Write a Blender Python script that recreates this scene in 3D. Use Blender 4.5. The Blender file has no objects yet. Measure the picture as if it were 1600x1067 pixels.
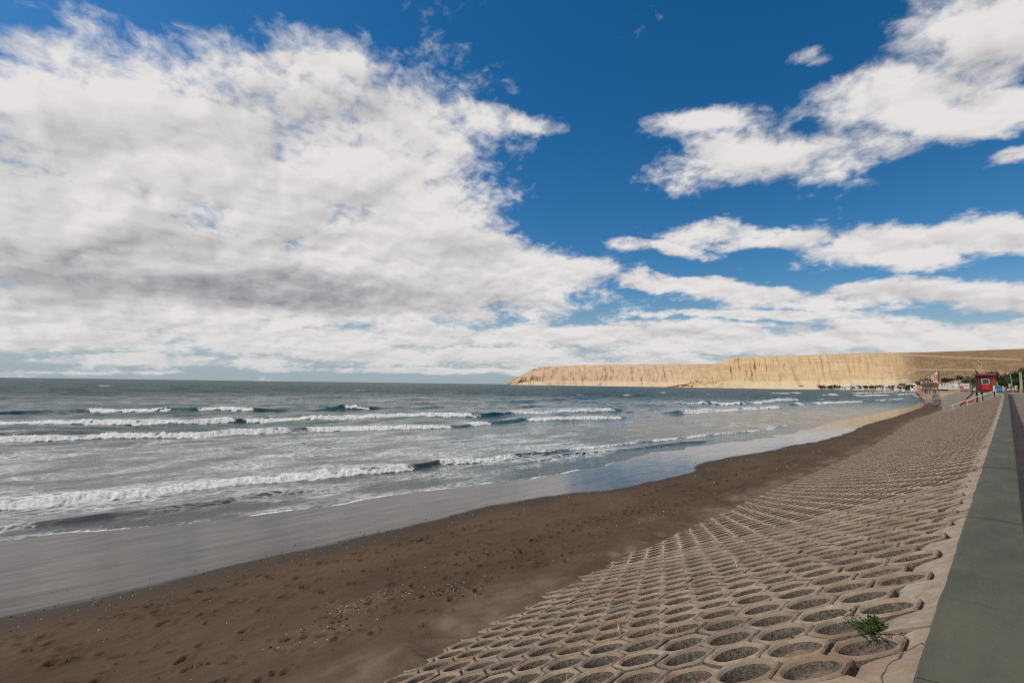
import bpy, bmesh, math, random
import numpy as np
from mathutils import Vector, Matrix

R = math.radians
random.seed(7)
SC = bpy.context.scene
COL = SC.collection

# ------------------------------------------------------------------ camera
YAW, PITCH, ROLL = 0.7878500, 0.0866200, 0.0133300
F_PX = 768.6578                       # focal length in pixels of a 1600 px wide frame
FW = np.array([-math.sin(YAW) * math.cos(PITCH), math.cos(YAW) * math.cos(PITCH), math.sin(PITCH)])
_rt = np.array([math.cos(YAW), math.sin(YAW), 0.0])
_up = np.cross(_rt, FW)
RT = math.cos(ROLL) * _rt + math.sin(ROLL) * _up
UP = -math.sin(ROLL) * _rt + math.cos(ROLL) * _up
cam_data = bpy.data.cameras.new('camera')
cam = bpy.data.objects.new('camera', cam_data)
COL.objects.link(cam)
cam.matrix_world = Matrix(((RT[0], UP[0], -FW[0], 0), (RT[1], UP[1], -FW[1], 0), (RT[2], UP[2], -FW[2], 0), (0, 0, 0, 1)))
cam_data.sensor_width = 36.0
cam_data.lens = F_PX / 1600 * 36
cam_data.clip_start = 0.05
cam_data.clip_end = 60000
SC.camera = cam


def ray(x, y):
    d = FW + RT * (x - 800) / F_PX - UP * (y - 533.5) / F_PX
    return d / np.linalg.norm(d)


def hit_z(x, y, z):
    d = ray(x, y)
    return d * (z / d[2])


def hit_y(x, y, yy):
    d = ray(x, y)
    return d * (yy / d[1])


# ------------------------------------------------------------------ node helpers
class NT:
    def __init__(s, tree):
        s.t = tree
        s.n = tree.nodes
        s.l = tree.links

    def node(s, typ, **kw):
        nd = s.n.new(typ)
        for k, v in kw.items():
            setattr(nd, k, v)
        return nd

    def put(s, sock, v):
        if hasattr(v, 'is_linked') or isinstance(v, bpy.types.NodeSocket):
            s.l.new(v, sock)
        elif v is not None:
            if isinstance(v, (tuple, list)) and len(v) == 3 and sock.type == 'RGBA':
                v = (*v, 1)
            sock.default_value = v

    def math(s, op, a, b=None, c=None, clamp=False):
        nd = s.node('ShaderNodeMath', operation=op, use_clamp=clamp)
        for i, v in enumerate((a, b, c)):
            if v is not None:
                s.put(nd.inputs[i], v)
        return nd.outputs[0]

    def vmath(s, op, a, b=None, c=None, scale=None):
        nd = s.node('ShaderNodeVectorMath', operation=op)
        for i, v in enumerate((a, b, c)):
            if v is not None:
                s.put(nd.inputs[i], v)
        if scale is not None:
            s.put(nd.inputs['Scale'], scale)
        return nd.outputs['Value'] if op in ('LENGTH', 'DOT_PRODUCT', 'DISTANCE') else nd.outputs[0]

    def maprange(s, v, a, b, c=0.0, d=1.0, smooth=True):
        nd = s.node('ShaderNodeMapRange', interpolation_type='SMOOTHSTEP' if smooth else 'LINEAR')
        for i, x in enumerate((v, a, b, c, d)):
            s.put(nd.inputs[i], x)
        return nd.outputs[0]

    def mix(s, f, a, b, blend='MIX'):
        nd = s.node('ShaderNodeMix', data_type='RGBA', blend_type=blend)
        s.put(nd.inputs[0], f)
        s.put(nd.inputs[6], a)
        s.put(nd.inputs[7], b)
        return nd.outputs[2]

    def noise(s, vec, scale, detail=4, rough=0.5, dist=0.0, lac=2.0, kind='FBM'):
        nd = s.node('ShaderNodeTexNoise', noise_dimensions='3D', noise_type=kind)
        if vec is not None:
            s.put(nd.inputs['Vector'], vec)
        for k, v in (('Scale', scale), ('Detail', detail), ('Roughness', rough), ('Distortion', dist), ('Lacunarity', lac)):
            s.put(nd.inputs[k], v)
        return nd.outputs['Fac']

    def voronoi(s, vec, scale, feature='F1', rnd=1.0):
        nd = s.node('ShaderNodeTexVoronoi', feature=feature)
        if vec is not None:
            s.put(nd.inputs['Vector'], vec)
        s.put(nd.inputs['Scale'], scale)
        s.put(nd.inputs['Randomness'], rnd)
        return nd.outputs['Distance']

    def xyz(s, v):
        nd = s.node('ShaderNodeSeparateXYZ')
        s.put(nd.inputs[0], v)
        return nd.outputs

    def vec(s, x, y, z=0.0):
        nd = s.node('ShaderNodeCombineXYZ')
        for i, v in enumerate((x, y, z)):
            s.put(nd.inputs[i], v)
        return nd.outputs[0]

    def mapping(s, v, loc=(0, 0, 0), rot=(0, 0, 0), scale=(1, 1, 1), kind='POINT'):
        nd = s.node('ShaderNodeMapping', vector_type=kind)
        s.put(nd.inputs[0], v)
        for i, x in enumerate((loc, rot, scale)):
            if i + 1 < len(nd.inputs) + 0:
                pass
        if kind == 'TEXTURE' or kind == 'POINT':
            nd.inputs['Location'].default_value = loc
        nd.inputs['Rotation'].default_value = rot
        nd.inputs['Scale'].default_value = scale
        return nd.outputs[0]

    def attr(s, name):
        return s.node('ShaderNodeAttribute', attribute_name=name).outputs['Fac']


# ------------------------------------------------------------------ sun and sky
SUN_DIR = Vector((-0.50, -0.46, 0.74)).normalized()     # towards the sun: over the sea, behind the camera
SUN_EL = math.asin(SUN_DIR.z)
SUN_AZ = math.atan2(SUN_DIR.x, SUN_DIR.y)               # clockwise from +Y
world = bpy.data.worlds.new('World')
SC.world = world
world.use_nodes = True
w = NT(world.node_tree)
w.n.clear()
sky = w.node('ShaderNodeTexSky', sky_type='NISHITA')
sky.sun_disc = False
sky.sun_elevation = SUN_EL
sky.sun_rotation = SUN_AZ
sky.altitude = 0
sky.air_density = 1.0
sky.dust_density = 0.3
sky.ozone_density = 4.0
SKY_STRENGTH = 0.09

D = w.node('ShaderNodeTexCoord').outputs['Generated']
dx, dy, dz = w.xyz(D)
fx = w.vmath('DOT_PRODUCT', D, (-math.sin(YAW), math.cos(YAW), 0))
rx = w.vmath('DOT_PRODUCT', D, (math.cos(YAW), math.sin(YAW), 0))
fpos = w.math('MAXIMUM', fx, 0.12)
A = w.math('DIVIDE', rx, fpos)              # bearing and height tangents about the bay's bearing
Eh = w.math('DIVIDE', dz, fpos)
AE = w.vec(A, Eh, 0.0)


def ae(x, y):
    d = ray(x, y)
    f_ = d @ np.array([-math.sin(YAW), math.cos(YAW), 0])
    return d @ np.array([math.cos(YAW), math.sin(YAW), 0]) / f_, d[2] / f_


def blobs(coord, lst, soft=0.75):
    acc = None
    for (x, y, hw, hh, rot, amp) in lst:
        a, e = ae(x, y)
        m = w.mapping(coord, loc=(a, e, 0), rot=(0, 0, R(-rot)), scale=(hw / F_PX, hh / F_PX, 1), kind='TEXTURE')
        r = w.vmath('LENGTH', m)
        v = w.maprange(r, 1.0 + soft, max(0.0, 1.0 - soft), 0.0, amp)
        acc = v if acc is None else w.math('MAXIMUM', acc, v)
    return acc


# cloud deck seen from below: coordinates on the deck, so that it shortens towards the horizon
zz = w.math('ADD', w.math('MAXIMUM', dz, 0.0), 0.30)
U = w.math('DIVIDE', dx, zz)
V = w.math('DIVIDE', dy, zz)
DECK = w.vec(U, V, 0.0)
warp = w.node('ShaderNodeTexNoise', noise_dimensions='3D')
w.put(warp.inputs['Vector'], DECK)
warp.inputs['Scale'].default_value = 2.4
warp.inputs['Detail'].default_value = 2
wv = w.vmath('SUBTRACT', warp.outputs['Color'], (0.5, 0.5, 0.5))
warp2 = w.node('ShaderNodeTexNoise', noise_dimensions='3D')
w.put(warp2.inputs['Vector'], DECK)
warp2.inputs['Scale'].default_value = 11.0
warp2.inputs['Detail'].default_value = 3
wv2 = w.vmath('SUBTRACT', warp2.outputs['Color'], (0.5, 0.5, 0.5))
DECKW = w.vmath('MULTIPLY_ADD', wv2, (0.06, 0.06, 0.0), DECK)
calm_ = w.maprange(dz, 0.0, 0.30, 0.12, 1.0)
AEW = w.vmath('ADD', AE, w.vmath('MULTIPLY', w.vmath('MULTIPLY_ADD', wv2, (0.07, 0.05, 0.0), w.vmath('MULTIPLY', wv, (0.20, 0.12, 0.0))), w.vec(1.0, calm_, 0.0)))


def billow(vec, scale, detail, rough=0.5):
    nd = w.node('ShaderNodeTexVoronoi', feature='F1', normalize=True)
    w.put(nd.inputs['Vector'], vec)
    nd.inputs['Scale'].default_value = scale
    nd.inputs['Detail'].default_value = detail
    nd.inputs['Roughness'].default_value = rough
    nd.inputs['Lacunarity'].default_value = 2.1
    return w.math('SUBTRACT', 1.0, nd.outputs['Distance'])


SUN_OFF = (0.022, -0.030, 0.0)            # a step along the deck away from the sun's side
n_big = w.noise(DECKW, 3.4, 8, 0.55)
n_big2 = w.noise(w.vmath('ADD', DECKW, (0.024, -0.032, 0.0)), 3.4, 6, 0.54)
PV = w.vmath('ADD', DECKW, (7.3, 1.9, 4.0))
n_puff = billow(PV, 4.6, 1.4, 0.45)
n_puff2 = billow(w.vmath('ADD', PV, SUN_OFF), 4.6, 1.4, 0.45)
n_lobe = w.noise(DECKW, 3.4, 6, 0.54)
n_fine = w.noise(DECKW, 30.0, 5, 0.6)

COVER = [  # where the banks of cloud lie: pixel centre, half width, half height, tilt, density
    (120, 290, 330, 250, 0, 0.90), (420, 260, 330, 190, 8, 0.88), (610, 240, 190, 120, 22, 0.88), (640, 400, 280, 90, 10, 1.0),
    (300, 440, 560, 90, 0, 1.0), (780, 190, 120, 26, 8, 0.62), (470, 100, 200, 28, 6, 0.62), (60, 70, 110, 45, 25, 0.7),
    (860, 420, 120, 40, 12, 0.8),
    (1250, 235, 200, 50, -10, 0.80), (1100, 185, 95, 24, -8, 0.56), (1440, 140, 170, 62, -14, 0.76), (1570, 60, 170, 95, -18, 0.80),
    (1560, 170, 120, 50, -12, 0.85), (1275, 92, 40, 22, -10, 0.5), (1590, 255, 60, 16, -6, 0.7),
    (1045, 378, 95, 17, 4, 0.68), (1190, 362, 150, 22, 2, 0.74), (1420, 385, 190, 34, -3, 0.82), (1570, 375, 130, 30, 0, 0.9),
    (1080, 446, 190, 17, 3, 0.85), (1380, 462, 270, 20, -2, 0.92), (1180, 490, 200, 11, 0, 0.85), (1560, 470, 130, 22, 0, 0.9),
    (1150, 532, 420, 24, 0, 0.95), (1500, 522, 220, 30, 0, 0.95), (620, 522, 320, 24, 0, 0.92), (200, 500, 360, 20, 0, 0.95),
    (180, 538, 300, 14, 0, 0.86), (640, 552, 360, 17, 0, 0.92), (1000, 570, 300, 18, 0, 0.90), (190, 557, 90, 7, 0, 0.85), (480, 552, 70, 9, 0, 0.9), (300, 566, 330, 7, 0, 0.72), (700, 580, 330, 6, 0, 0.70), (150, 582, 160, 3, 0, 0.6),
    (300, 530, 520, 24, 0, 0.84), (1015, 556, 30, 10, 0, 1.0), (1130, 550, 40, 9, 0, 0.95),
]
cov = blobs(AEW, COVER)
front = w.maprange(fx, 0.16, 0.34)
cov = w.math('ADD', w.math('MULTIPLY', cov, front), w.math('MULTIPLY', w.math('SUBTRACT', 1.0, front), 0.62))
# density: coverage pushed about by the billows
nb = w.math('SUBTRACT', n_big, 0.5)
npf = w.math('SUBTRACT', n_puff, 0.62)
nfi = w.math('SUBTRACT', n_fine, 0.5)
den = w.math('ADD', cov, w.math('ADD', w.math('MULTIPLY', nb, 1.75), w.math('ADD', w.math('MULTIPLY', npf, 0.80), w.math('MULTIPLY', nfi, 0.62))))
alpha = w.maprange(den, 0.29, 0.80)
# relief: the side of a billow towards the sun is brighter, thick parts have grey bases
lit = w.math('ADD', w.math('MULTIPLY', w.math('SUBTRACT', n_lobe, n_big2), 2.0), w.math('MULTIPLY', w.math('SUBTRACT', n_puff, n_puff2), 0.9))
BASES = [(420, 452, 330, 24, 2, 1.0), (60, 420, 170, 60, 4, 0.8), (230, 380, 240, 40, -4, 0.55), (620, 470, 220, 12, 2, 0.55),
         (330, 190, 260, 40, 0, 0.22), (60, 230, 110, 80, 0, 0.30), (1300, 272, 180, 14, -6, 0.35), (1560, 110, 120, 40, -14, 0.4),
         (760, 380, 90, 30, 10, 0.25), (500, 300, 220, 40, 0, 0.18)]
base = blobs(AEW, BASES, 0.8)
thick = w.maprange(den, 0.75, 1.55, 0.0, 0.24)
shade = w.math('ADD', w.math('SUBTRACT', 0.88, w.math('MULTIPLY', base, 0.60)), w.math('SUBTRACT', lit, thick))
shade = w.math('ADD', shade, w.math('ADD', w.math('MULTIPLY', npf, 0.50), w.math('ADD', w.math('MULTIPLY', nb, 0.34), w.math('MULTIPLY', nfi, 0.22))))
shade = w.math('MINIMUM', w.math('MAXIMUM', shade, 0.0), 1.0)
c_lo, c_hi = (0.225, 0.235, 0.268), (0.78, 0.755, 0.745)
cloud_col = w.mix(shade, c_lo, c_hi)
# low far clouds sink into the pale air above the horizon
lowair = w.maprange(dz, 0.0, 0.10, 0.40, 0.0)
hs = w.node('ShaderNodeHueSaturation')
hs.inputs['Hue'].default_value = 0.497
hs.inputs['Saturation'].default_value = 1.35
hs.inputs['Value'].default_value = 1.0
w.put(hs.inputs['Color'], sky.outputs[0])
sky_lin = w.vmath('SCALE', hs.outputs[0], scale=SKY_STRENGTH)
cloud_col = w.mix(lowair, cloud_col, (0.50, 0.535, 0.565))
hz = w.maprange(dz, 0.0, 0.20, 0.95, 0.0)
sky_lin = w.mix(hz, sky_lin, (0.335, 0.415, 0.465))
total = w.mix(alpha, sky_lin, cloud_col)
bg = w.node('ShaderNodeBackground')
w.put(bg.inputs['Color'], w.vmath('SCALE', total, scale=1.0 / SKY_STRENGTH))
bg.inputs['Strength'].default_value = SKY_STRENGTH
outw = w.node('ShaderNodeOutputWorld')
w.l.new(bg.outputs[0], outw.inputs[0])
world.cycles.sampling_method = 'MANUAL'
world.cycles.sample_map_resolution = 512

sun_data = bpy.data.lights.new('sun', 'SUN')
sun_data.energy = 3.2
sun_data.angle = R(0.53)
sun_data.color = (1.0, 0.93, 0.83)
sun = bpy.data.objects.new('sun', sun_data)
COL.objects.link(sun)
sun.rotation_euler = (-SUN_DIR).to_track_quat('-Z', 'Y').to_euler()

SC.view_settings.view_transform = 'Standard'
SC.view_settings.look = 'None'
SC.view_settings.exposure = 0.0
SC.view_settings.gamma = 1.0
SC.view_settings.use_curve_mapping = False
SC.render.engine = 'CYCLES'
SC.cycles.max_bounces = 6
SC.cycles.diffuse_bounces = 3
SC.cycles.glossy_bounces = 3
SC.cycles.use_denoising = False
SC.cycles.filter_width = 1.15

# ------------------------------------------------------------------ mesh helpers
def new_obj(name, me, parent=None, kind=None, label=None, cat=None, group=None):
    o = bpy.data.objects.new(name, me)
    COL.objects.link(o)
    if parent is not None:
        o.parent = parent
    if kind:
        o['kind'] = kind
    if label:
        o['label'] = label
    if cat:
        o['category'] = cat
    if group:
        o['group'] = group
    return o


def thing(name, label, cat, loc=(0, 0, 0), rotz=0.0, group=None):
    o = new_obj(name, None, label=label, cat=cat, group=group)
    o.location = loc
    o.rotation_euler = (0, 0, rotz)
    return o


def raw_mesh(name, verts, faces, mats, smooth=False, mat_idx=None):
    me = bpy.data.meshes.new(name)
    verts = np.asarray(verts, np.float32).reshape(-1, 3)
    if isinstance(faces, np.ndarray):
        k = faces.shape[1]
        me.vertices.add(len(verts))
        me.vertices.foreach_set('co', verts.ravel())
        me.loops.add(faces.size)
        me.loops.foreach_set('vertex_index', faces.astype(np.int32).ravel())
        me.polygons.add(len(faces))
        me.polygons.foreach_set('loop_start', np.arange(0, faces.size, k, dtype=np.int32))
        me.update(calc_edges=True)
        me.validate()
    else:
        me.from_pydata(verts.tolist(), [], faces)
    for m in (mats if isinstance(mats, (list, tuple)) else [mats]):
        me.materials.append(m)
    if smooth:
        me.polygons.foreach_set('use_smooth', np.ones(len(me.polygons), bool))
    if mat_idx is not None:
        me.polygons.foreach_set('material_index', np.asarray(mat_idx, np.int32))
    me.update()
    return me


def grid_faces(n, m):
    i = np.arange(n - 1)[:, None] * m + np.arange(m - 1)[None]
    return np.stack([i, i + 1, i + m + 1, i + m], -1).reshape(-1, 4)


def grid_mesh(name, P, mat, smooth=True, attrs=None, flip=False, keep=None):
    n, m = P.shape[:2]
    f = grid_faces(n, m)
    if flip:
        f = f[:, ::-1]
    if keep is not None:
        k = keep.ravel()
        f = f[k[f].all(1)]
    me = raw_mesh(name, P.reshape(-1, 3), f, mat, smooth)
    for k, v in (attrs or {}).items():
        a = me.attributes.new(k, 'FLOAT', 'POINT')
        a.data.foreach_set('value', np.asarray(v, np.float32).ravel())
    return me


_rng = np.random.default_rng(11)
_PERM = _rng.random((256, 256)).astype(np.float32)


def vnoise(x, y):
    xi = np.floor(x).astype(int)
    yi = np.floor(y).astype(int)
    u = x - xi
    v = y - yi
    u = u * u * u * (u * (u * 6 - 15) + 10)
    v = v * v * v * (v * (v * 6 - 15) + 10)
    a = _PERM[xi & 255, yi & 255]
    b = _PERM[(xi + 1) & 255, yi & 255]
    c = _PERM[xi & 255, (yi + 1) & 255]
    d = _PERM[(xi + 1) & 255, (yi + 1) & 255]
    return (a * (1 - u) + b * u) * (1 - v) + (c * (1 - u) + d * u) * v - 0.5


def fbm(x, y, oct=4, gain=0.5, lac=2.03):
    t = np.zeros(np.broadcast(x, y).shape)
    a = 1.0
    for k in range(oct):
        t = t + a * vnoise(x + 17.3 * k, y + 5.1 * k)
        x = x * lac
        y = y * lac
        a *= gain
    return t


def sstep(a, b, x):
    t = np.clip((np.asarray(x, float) - a) / (b - a), 0, 1)
    return t * t * (3 - 2 * t)


def poly_fn(pts):
    p = np.array(sorted(pts))
    return lambda y: np.interp(y, p[:, 0], p[:, 1])


class MB:
    """collects boxes, bars, discs into one mesh"""

    def __init__(s):
        s.v, s.f, s.mi = [], [], []

    def add(s, verts, faces, mi=0):
        o = len(s.v)
        s.v += [tuple(map(float, p)) for p in verts]
        s.f += [tuple(o + i for i in f) for f in faces]
        s.mi += [mi] * len(faces)
        return s

    def box(s, c, d, rotz=0.0, mi=0, taper=1.0):
        ca, sa = math.cos(rotz), math.sin(rotz)
        vs = []
        for z, k in ((-0.5, 1.0), (0.5, taper)):
            for x, y in ((-0.5, -0.5), (0.5, -0.5), (0.5, 0.5), (-0.5, 0.5)):
                X, Y = x * d[0] * k, y * d[1] * k
                vs.append((c[0] + X * ca - Y * sa, c[1] + X * sa + Y * ca, c[2] + z * d[2]))
        return s.add(vs, [(3, 2, 1, 0), (4, 5, 6, 7), (0, 1, 5, 4), (1, 2, 6, 5), (2, 3, 7, 6), (3, 0, 4, 7)], mi)

    def tube(s, pts, r, seg=8, mi=0, caps=True):
        pts = [Vector(p) for p in pts]
        rs = r if isinstance(r, (list, tuple)) else [r] * len(pts)
        o = []
        n = len(pts)
        for i, p in enumerate(pts):
            t = (pts[min(i + 1, n - 1)] - pts[max(i - 1, 0)]).normalized()
            ref = Vector((0, 0, 1)) if abs(t.z) < 0.9 else Vector((1, 0, 0))
            a = t.cross(ref).normalized()
            b = t.cross(a).normalized()
            for k in range(seg):
                q = 2 * math.pi * k / seg
                o.append(p + (a * math.cos(q) + b * math.sin(q)) * rs[i])
        f = []
        for i in range(n - 1):
            for k in range(seg):
                k2 = (k + 1) % seg
                f.append((i * seg + k, i * seg + k2, (i + 1) * seg + k2, (i + 1) * seg + k))
        if caps:
            f.append(tuple(range(seg))[::-1])
            f.append(tuple((n - 1) * seg + k for k in range(seg)))
        return s.add(o, f, mi)

    def prism(s, poly, z0, z1, mi=0):
        n = len(poly)
        vs = [(x, y, z0) for x, y in poly] + [(x, y, z1) for x, y in poly]
        f = [tuple(range(n))[::-1], tuple(range(n, 2 * n))] + [(i, (i + 1) % n, n + (i + 1) % n, n + i) for i in range(n)]
        return s.add(vs, f, mi)

    def mesh(s, name, mats, smooth=False):
        return raw_mesh(name, s.v, s.f, mats, smooth, s.mi)

    def obj(s, name, mats, parent=None, bevel=0.0, smooth=False, **kw):
        me = s.mesh(name, mats, smooth)
        if bevel:
            bm = bmesh.new()
            bm.from_mesh(me)
            bmesh.ops.bevel(bm, geom=bm.edges[:], offset=bevel, segments=1, affect='EDGES', clamp_overlap=True)
            bm.to_mesh(me)
            bm.free()
        return new_obj(name, me, parent, **kw)


# ------------------------------------------------------------------ materials
def material(name):
    m = bpy.data.materials.new(name)
    m.use_nodes = True
    n = NT(m.node_tree)
    n.b = n.n['Principled BSDF']
    n.pos = n.node('ShaderNodeNewGeometry').outputs['Position']
    n.objc = n.node('ShaderNodeTexCoord').outputs['Object']
    return m, n


def bump(n, h, strength=0.5, dist=0.02, normal=None):
    nd = n.node('ShaderNodeBump')
    nd.inputs['Strength'].default_value = strength
    nd.inputs['Distance'].default_value = dist
    n.put(nd.inputs['Height'], h)
    if normal is not None:
        n.put(nd.inputs['Normal'], normal)
    return nd.outputs[0]


def plain(name, col, rough=0.7, var=0.12, scale=3.0, metal=0.0, bmp=0.0, bscale=40.0, world_pos=False):
    m, n = material(name)
    p = n.pos if world_pos else n.objc
    f = n.noise(p, scale, 5, 0.6)
    c1 = tuple(max(0, x * (1 - var)) for x in col)
    c2 = tuple(x * (1 + var) for x in col)
    n.put(n.b.inputs['Base Color'], n.mix(n.maprange(f, 0.3, 0.7), c1, c2))
    n.b.inputs['Roughness'].default_value = rough
    n.b.inputs['Metallic'].default_value = metal
    if bmp:
        n.put(n.b.inputs['Normal'], bump(n, n.noise(p, bscale, 4, 0.6), bmp, 0.01))
    return m


def obj_random(n):
    return n.node('ShaderNodeObjectInfo').outputs['Random']


# worn concrete of the blocks and kerb strip
def concrete_mat(name, base, dark, pits=1.0, rnd=True, warm=(0.22, 0.14, 0.082), cracks=False):
    m, n = material(name)
    p = n.pos
    big = n.noise(p, 0.9, 5, 0.6)
    mid = n.noise(p, 6.0, 6, 0.65)
    fine = n.noise(p, 60.0, 4, 0.7)
    c = n.mix(n.maprange(mid, 0.30, 0.72), dark, base)
    c = n.mix(n.math('MULTIPLY', n.maprange(big, 0.48, 0.68), 0.60), c, warm)
    if rnd:
        rv = n.attr('tone')
        v = n.math('ADD', n.math('MULTIPLY', n.math('ADD', n.math('MULTIPLY', obj_random(n), 0.5), n.math('MULTIPLY', rv, 0.5)), 0.62), 0.70)
        c = n.vmath('SCALE', c, scale=v)
    c = n.mix(n.math('MULTIPLY', n.maprange(fine, 0.36, 0.28), 0.55 * pits), c, (0.05, 0.042, 0.035))
    if cracks:
        e = n.voronoi(n.vmath('MULTIPLY_ADD', n.node('ShaderNodeTexNoise').outputs['Color'], (0.25, 0.25, 0.0), p), 1.1, 'DISTANCE_TO_EDGE')
        ck = n.math('MULTIPLY', n.maprange(e, 0.014, 0.004), n.maprange(big, 0.46, 0.56))
        c = n.mix(n.math('MULTIPLY', ck, 0.85), c, (0.03, 0.022, 0.016))
    n.put(n.b.inputs['Base Color'], c)
    n.b.inputs['Roughness'].default_value = 0.93
    n.b.inputs['Specular IOR Level'].default_value = 0.25
    h = n.math('ADD', n.math('MULTIPLY', mid, 0.5), n.math('MULTIPLY', fine, 0.35))
    n.put(n.b.inputs['Normal'], bump(n, h, 0.75, 0.022))
    return m


M = {}
M['concrete'] = concrete_mat('block_concrete', (0.330, 0.260, 0.200), (0.215, 0.164, 0.122))
M['strip'] = concrete_mat('strip_concrete', (0.33, 0.27, 0.215), (0.215, 0.17, 0.13), rnd=False, cracks=True)


def aggregate():
    m, n = material('rough_aggregate')
    p = n.pos
    v = n.voronoi(p, 95.0)
    f = n.noise(p, 38.0, 5, 0.7)
    c = n.mix(n.maprange(f, 0.30, 0.70), (0.050, 0.041, 0.033), (0.185, 0.155, 0.127))
    c = n.mix(n.math('MULTIPLY', n.maprange(v, 0.25, 0.0), 0.35), c, (0.25, 0.23, 0.2))
    n.put(n.b.inputs['Base Color'], c)
    n.b.inputs['Roughness'].default_value = 0.95
    n.b.inputs['Specular IOR Level'].default_value = 0.2
    n.put(n.b.inputs['Normal'], bump(n, n.math('ADD', f, n.math('MULTIPLY', v, 0.4)), 0.75, 0.016))
    return m


M['aggregate'] = aggregate()
M['fill'] = plain('sand_fill', (0.17, 0.12, 0.075), 0.95, 0.25, 14, bmp=0.5, bscale=90, world_pos=True)
M['earth'] = plain('joint_earth', (0.055, 0.040, 0.028), 0.95, 0.3, 5, bmp=0.6, bscale=60, world_pos=True)


def wall_paint():
    m, n = material('grey_green_cap_paint')
    p = n.pos
    pm = n.mapping(p, scale=(3.0, 0.9, 1.0))
    a = n.noise(pm, 1.4, 6, 0.62)
    st = n.noise(n.mapping(p, scale=(1.0, 7.0, 1.0)), 2.2, 5, 0.7, dist=0.6)
    fine = n.noise(p, 120, 3, 0.6)
    sc = n.noise(n.mapping(p, rot=(0, 0, R(20)), scale=(2.0, 22.0, 1.0)), 2.5, 3, 0.5)
    c = n.mix(n.maprange(a, 0.3, 0.7), (0.056, 0.058, 0.037), (0.090, 0.091, 0.061))
    c = n.mix(n.math('MULTIPLY', n.maprange(st, 0.40, 0.28), 0.6), c, (0.036, 0.039, 0.028))
    c = n.mix(n.math('MULTIPLY', n.maprange(sc, 0.70, 0.80), 0.5), c, (0.22, 0.22, 0.19))
    chips = n.noise(p, 22.0, 5, 0.75)
    c = n.mix(n.math('MULTIPLY', n.maprange(chips, 0.70, 0.76), 0.6), c, (0.24, 0.23, 0.20))
    c = n.mix(n.math('MULTIPLY', n.maprange(fine, 0.40, 0.28), 0.35), c, (0.03, 0.032, 0.024))
    n.put(n.b.inputs['Base Color'], c)
    n.put(n.b.inputs['Roughness'], n.maprange(a, 0.3, 0.7, 0.62, 0.80))
    n.b.inputs['Specular IOR Level'].default_value = 0.35
    n.put(n.b.inputs['Normal'], bump(n, n.math('ADD', n.math('MULTIPLY', st, 0.6), n.math('MULTIPLY', fine, 0.15)), 0.45, 0.014))
    return m


M['cap'] = wall_paint()


def sand_mat():
    m, n = material('dark_beach_sand')
    p = n.pos
    big = n.noise(n.mapping(p, scale=(1.0, 0.45, 1.0)), 0.55, 5, 0.6)
    mid = n.noise(n.mapping(p, scale=(1.0, 0.5, 1.0)), 3.0, 6, 0.62)
    fine = n.noise(p, 26.0, 5, 0.7)
    grain = n.noise(p, 240.0, 2, 0.6)
    damp = n.attr('damp')
    pale = n.attr('pale')
    c = n.mix(n.maprange(big, 0.32, 0.68), (0.066, 0.042, 0.026), (0.096, 0.062, 0.038))
    c = n.mix(n.math('MULTIPLY', n.maprange(mid, 0.46, 0.72), 0.40), c, (0.105, 0.074, 0.052))
    c = n.mix(n.math('MULTIPLY', n.maprange(fine, 0.42, 0.30), 0.45), c, (0.040, 0.028, 0.020))
    c = n.mix(n.math('MULTIPLY', pale, n.maprange(mid, 0.30, 0.62, 0.3, 1.0)), c, (0.165, 0.120, 0.087))
    c = n.mix(n.math('MULTIPLY', damp, 0.80), c, (0.044, 0.031, 0.022))
    n.put(n.b.inputs['Base Color'], c)
    n.put(n.b.inputs['Roughness'], n.math('SUBTRACT', 0.95, n.math('MULTIPLY', damp, 0.18)))
    n.put(n.b.inputs['Specular IOR Level'], n.math('ADD', 0.15, n.math('MULTIPLY', damp, 0.05)))
    h = n.math('ADD', n.math('MULTIPLY', mid, 0.6), n.math('ADD', n.math('MULTIPLY', fine, 0.45), n.math('MULTIPLY', grain, 0.10)))
    nd = n.node('ShaderNodeBump')
    nd.inputs['Distance'].default_value = 0.05
    n.put(nd.inputs['Strength'], n.math('SUBTRACT', 0.55, n.math('MULTIPLY', damp, 0.42)))
    n.put(nd.inputs['Height'], h)
    n.put(n.b.inputs['Normal'], nd.outputs[0])
    return m


M['sand'] = sand_mat()


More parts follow.
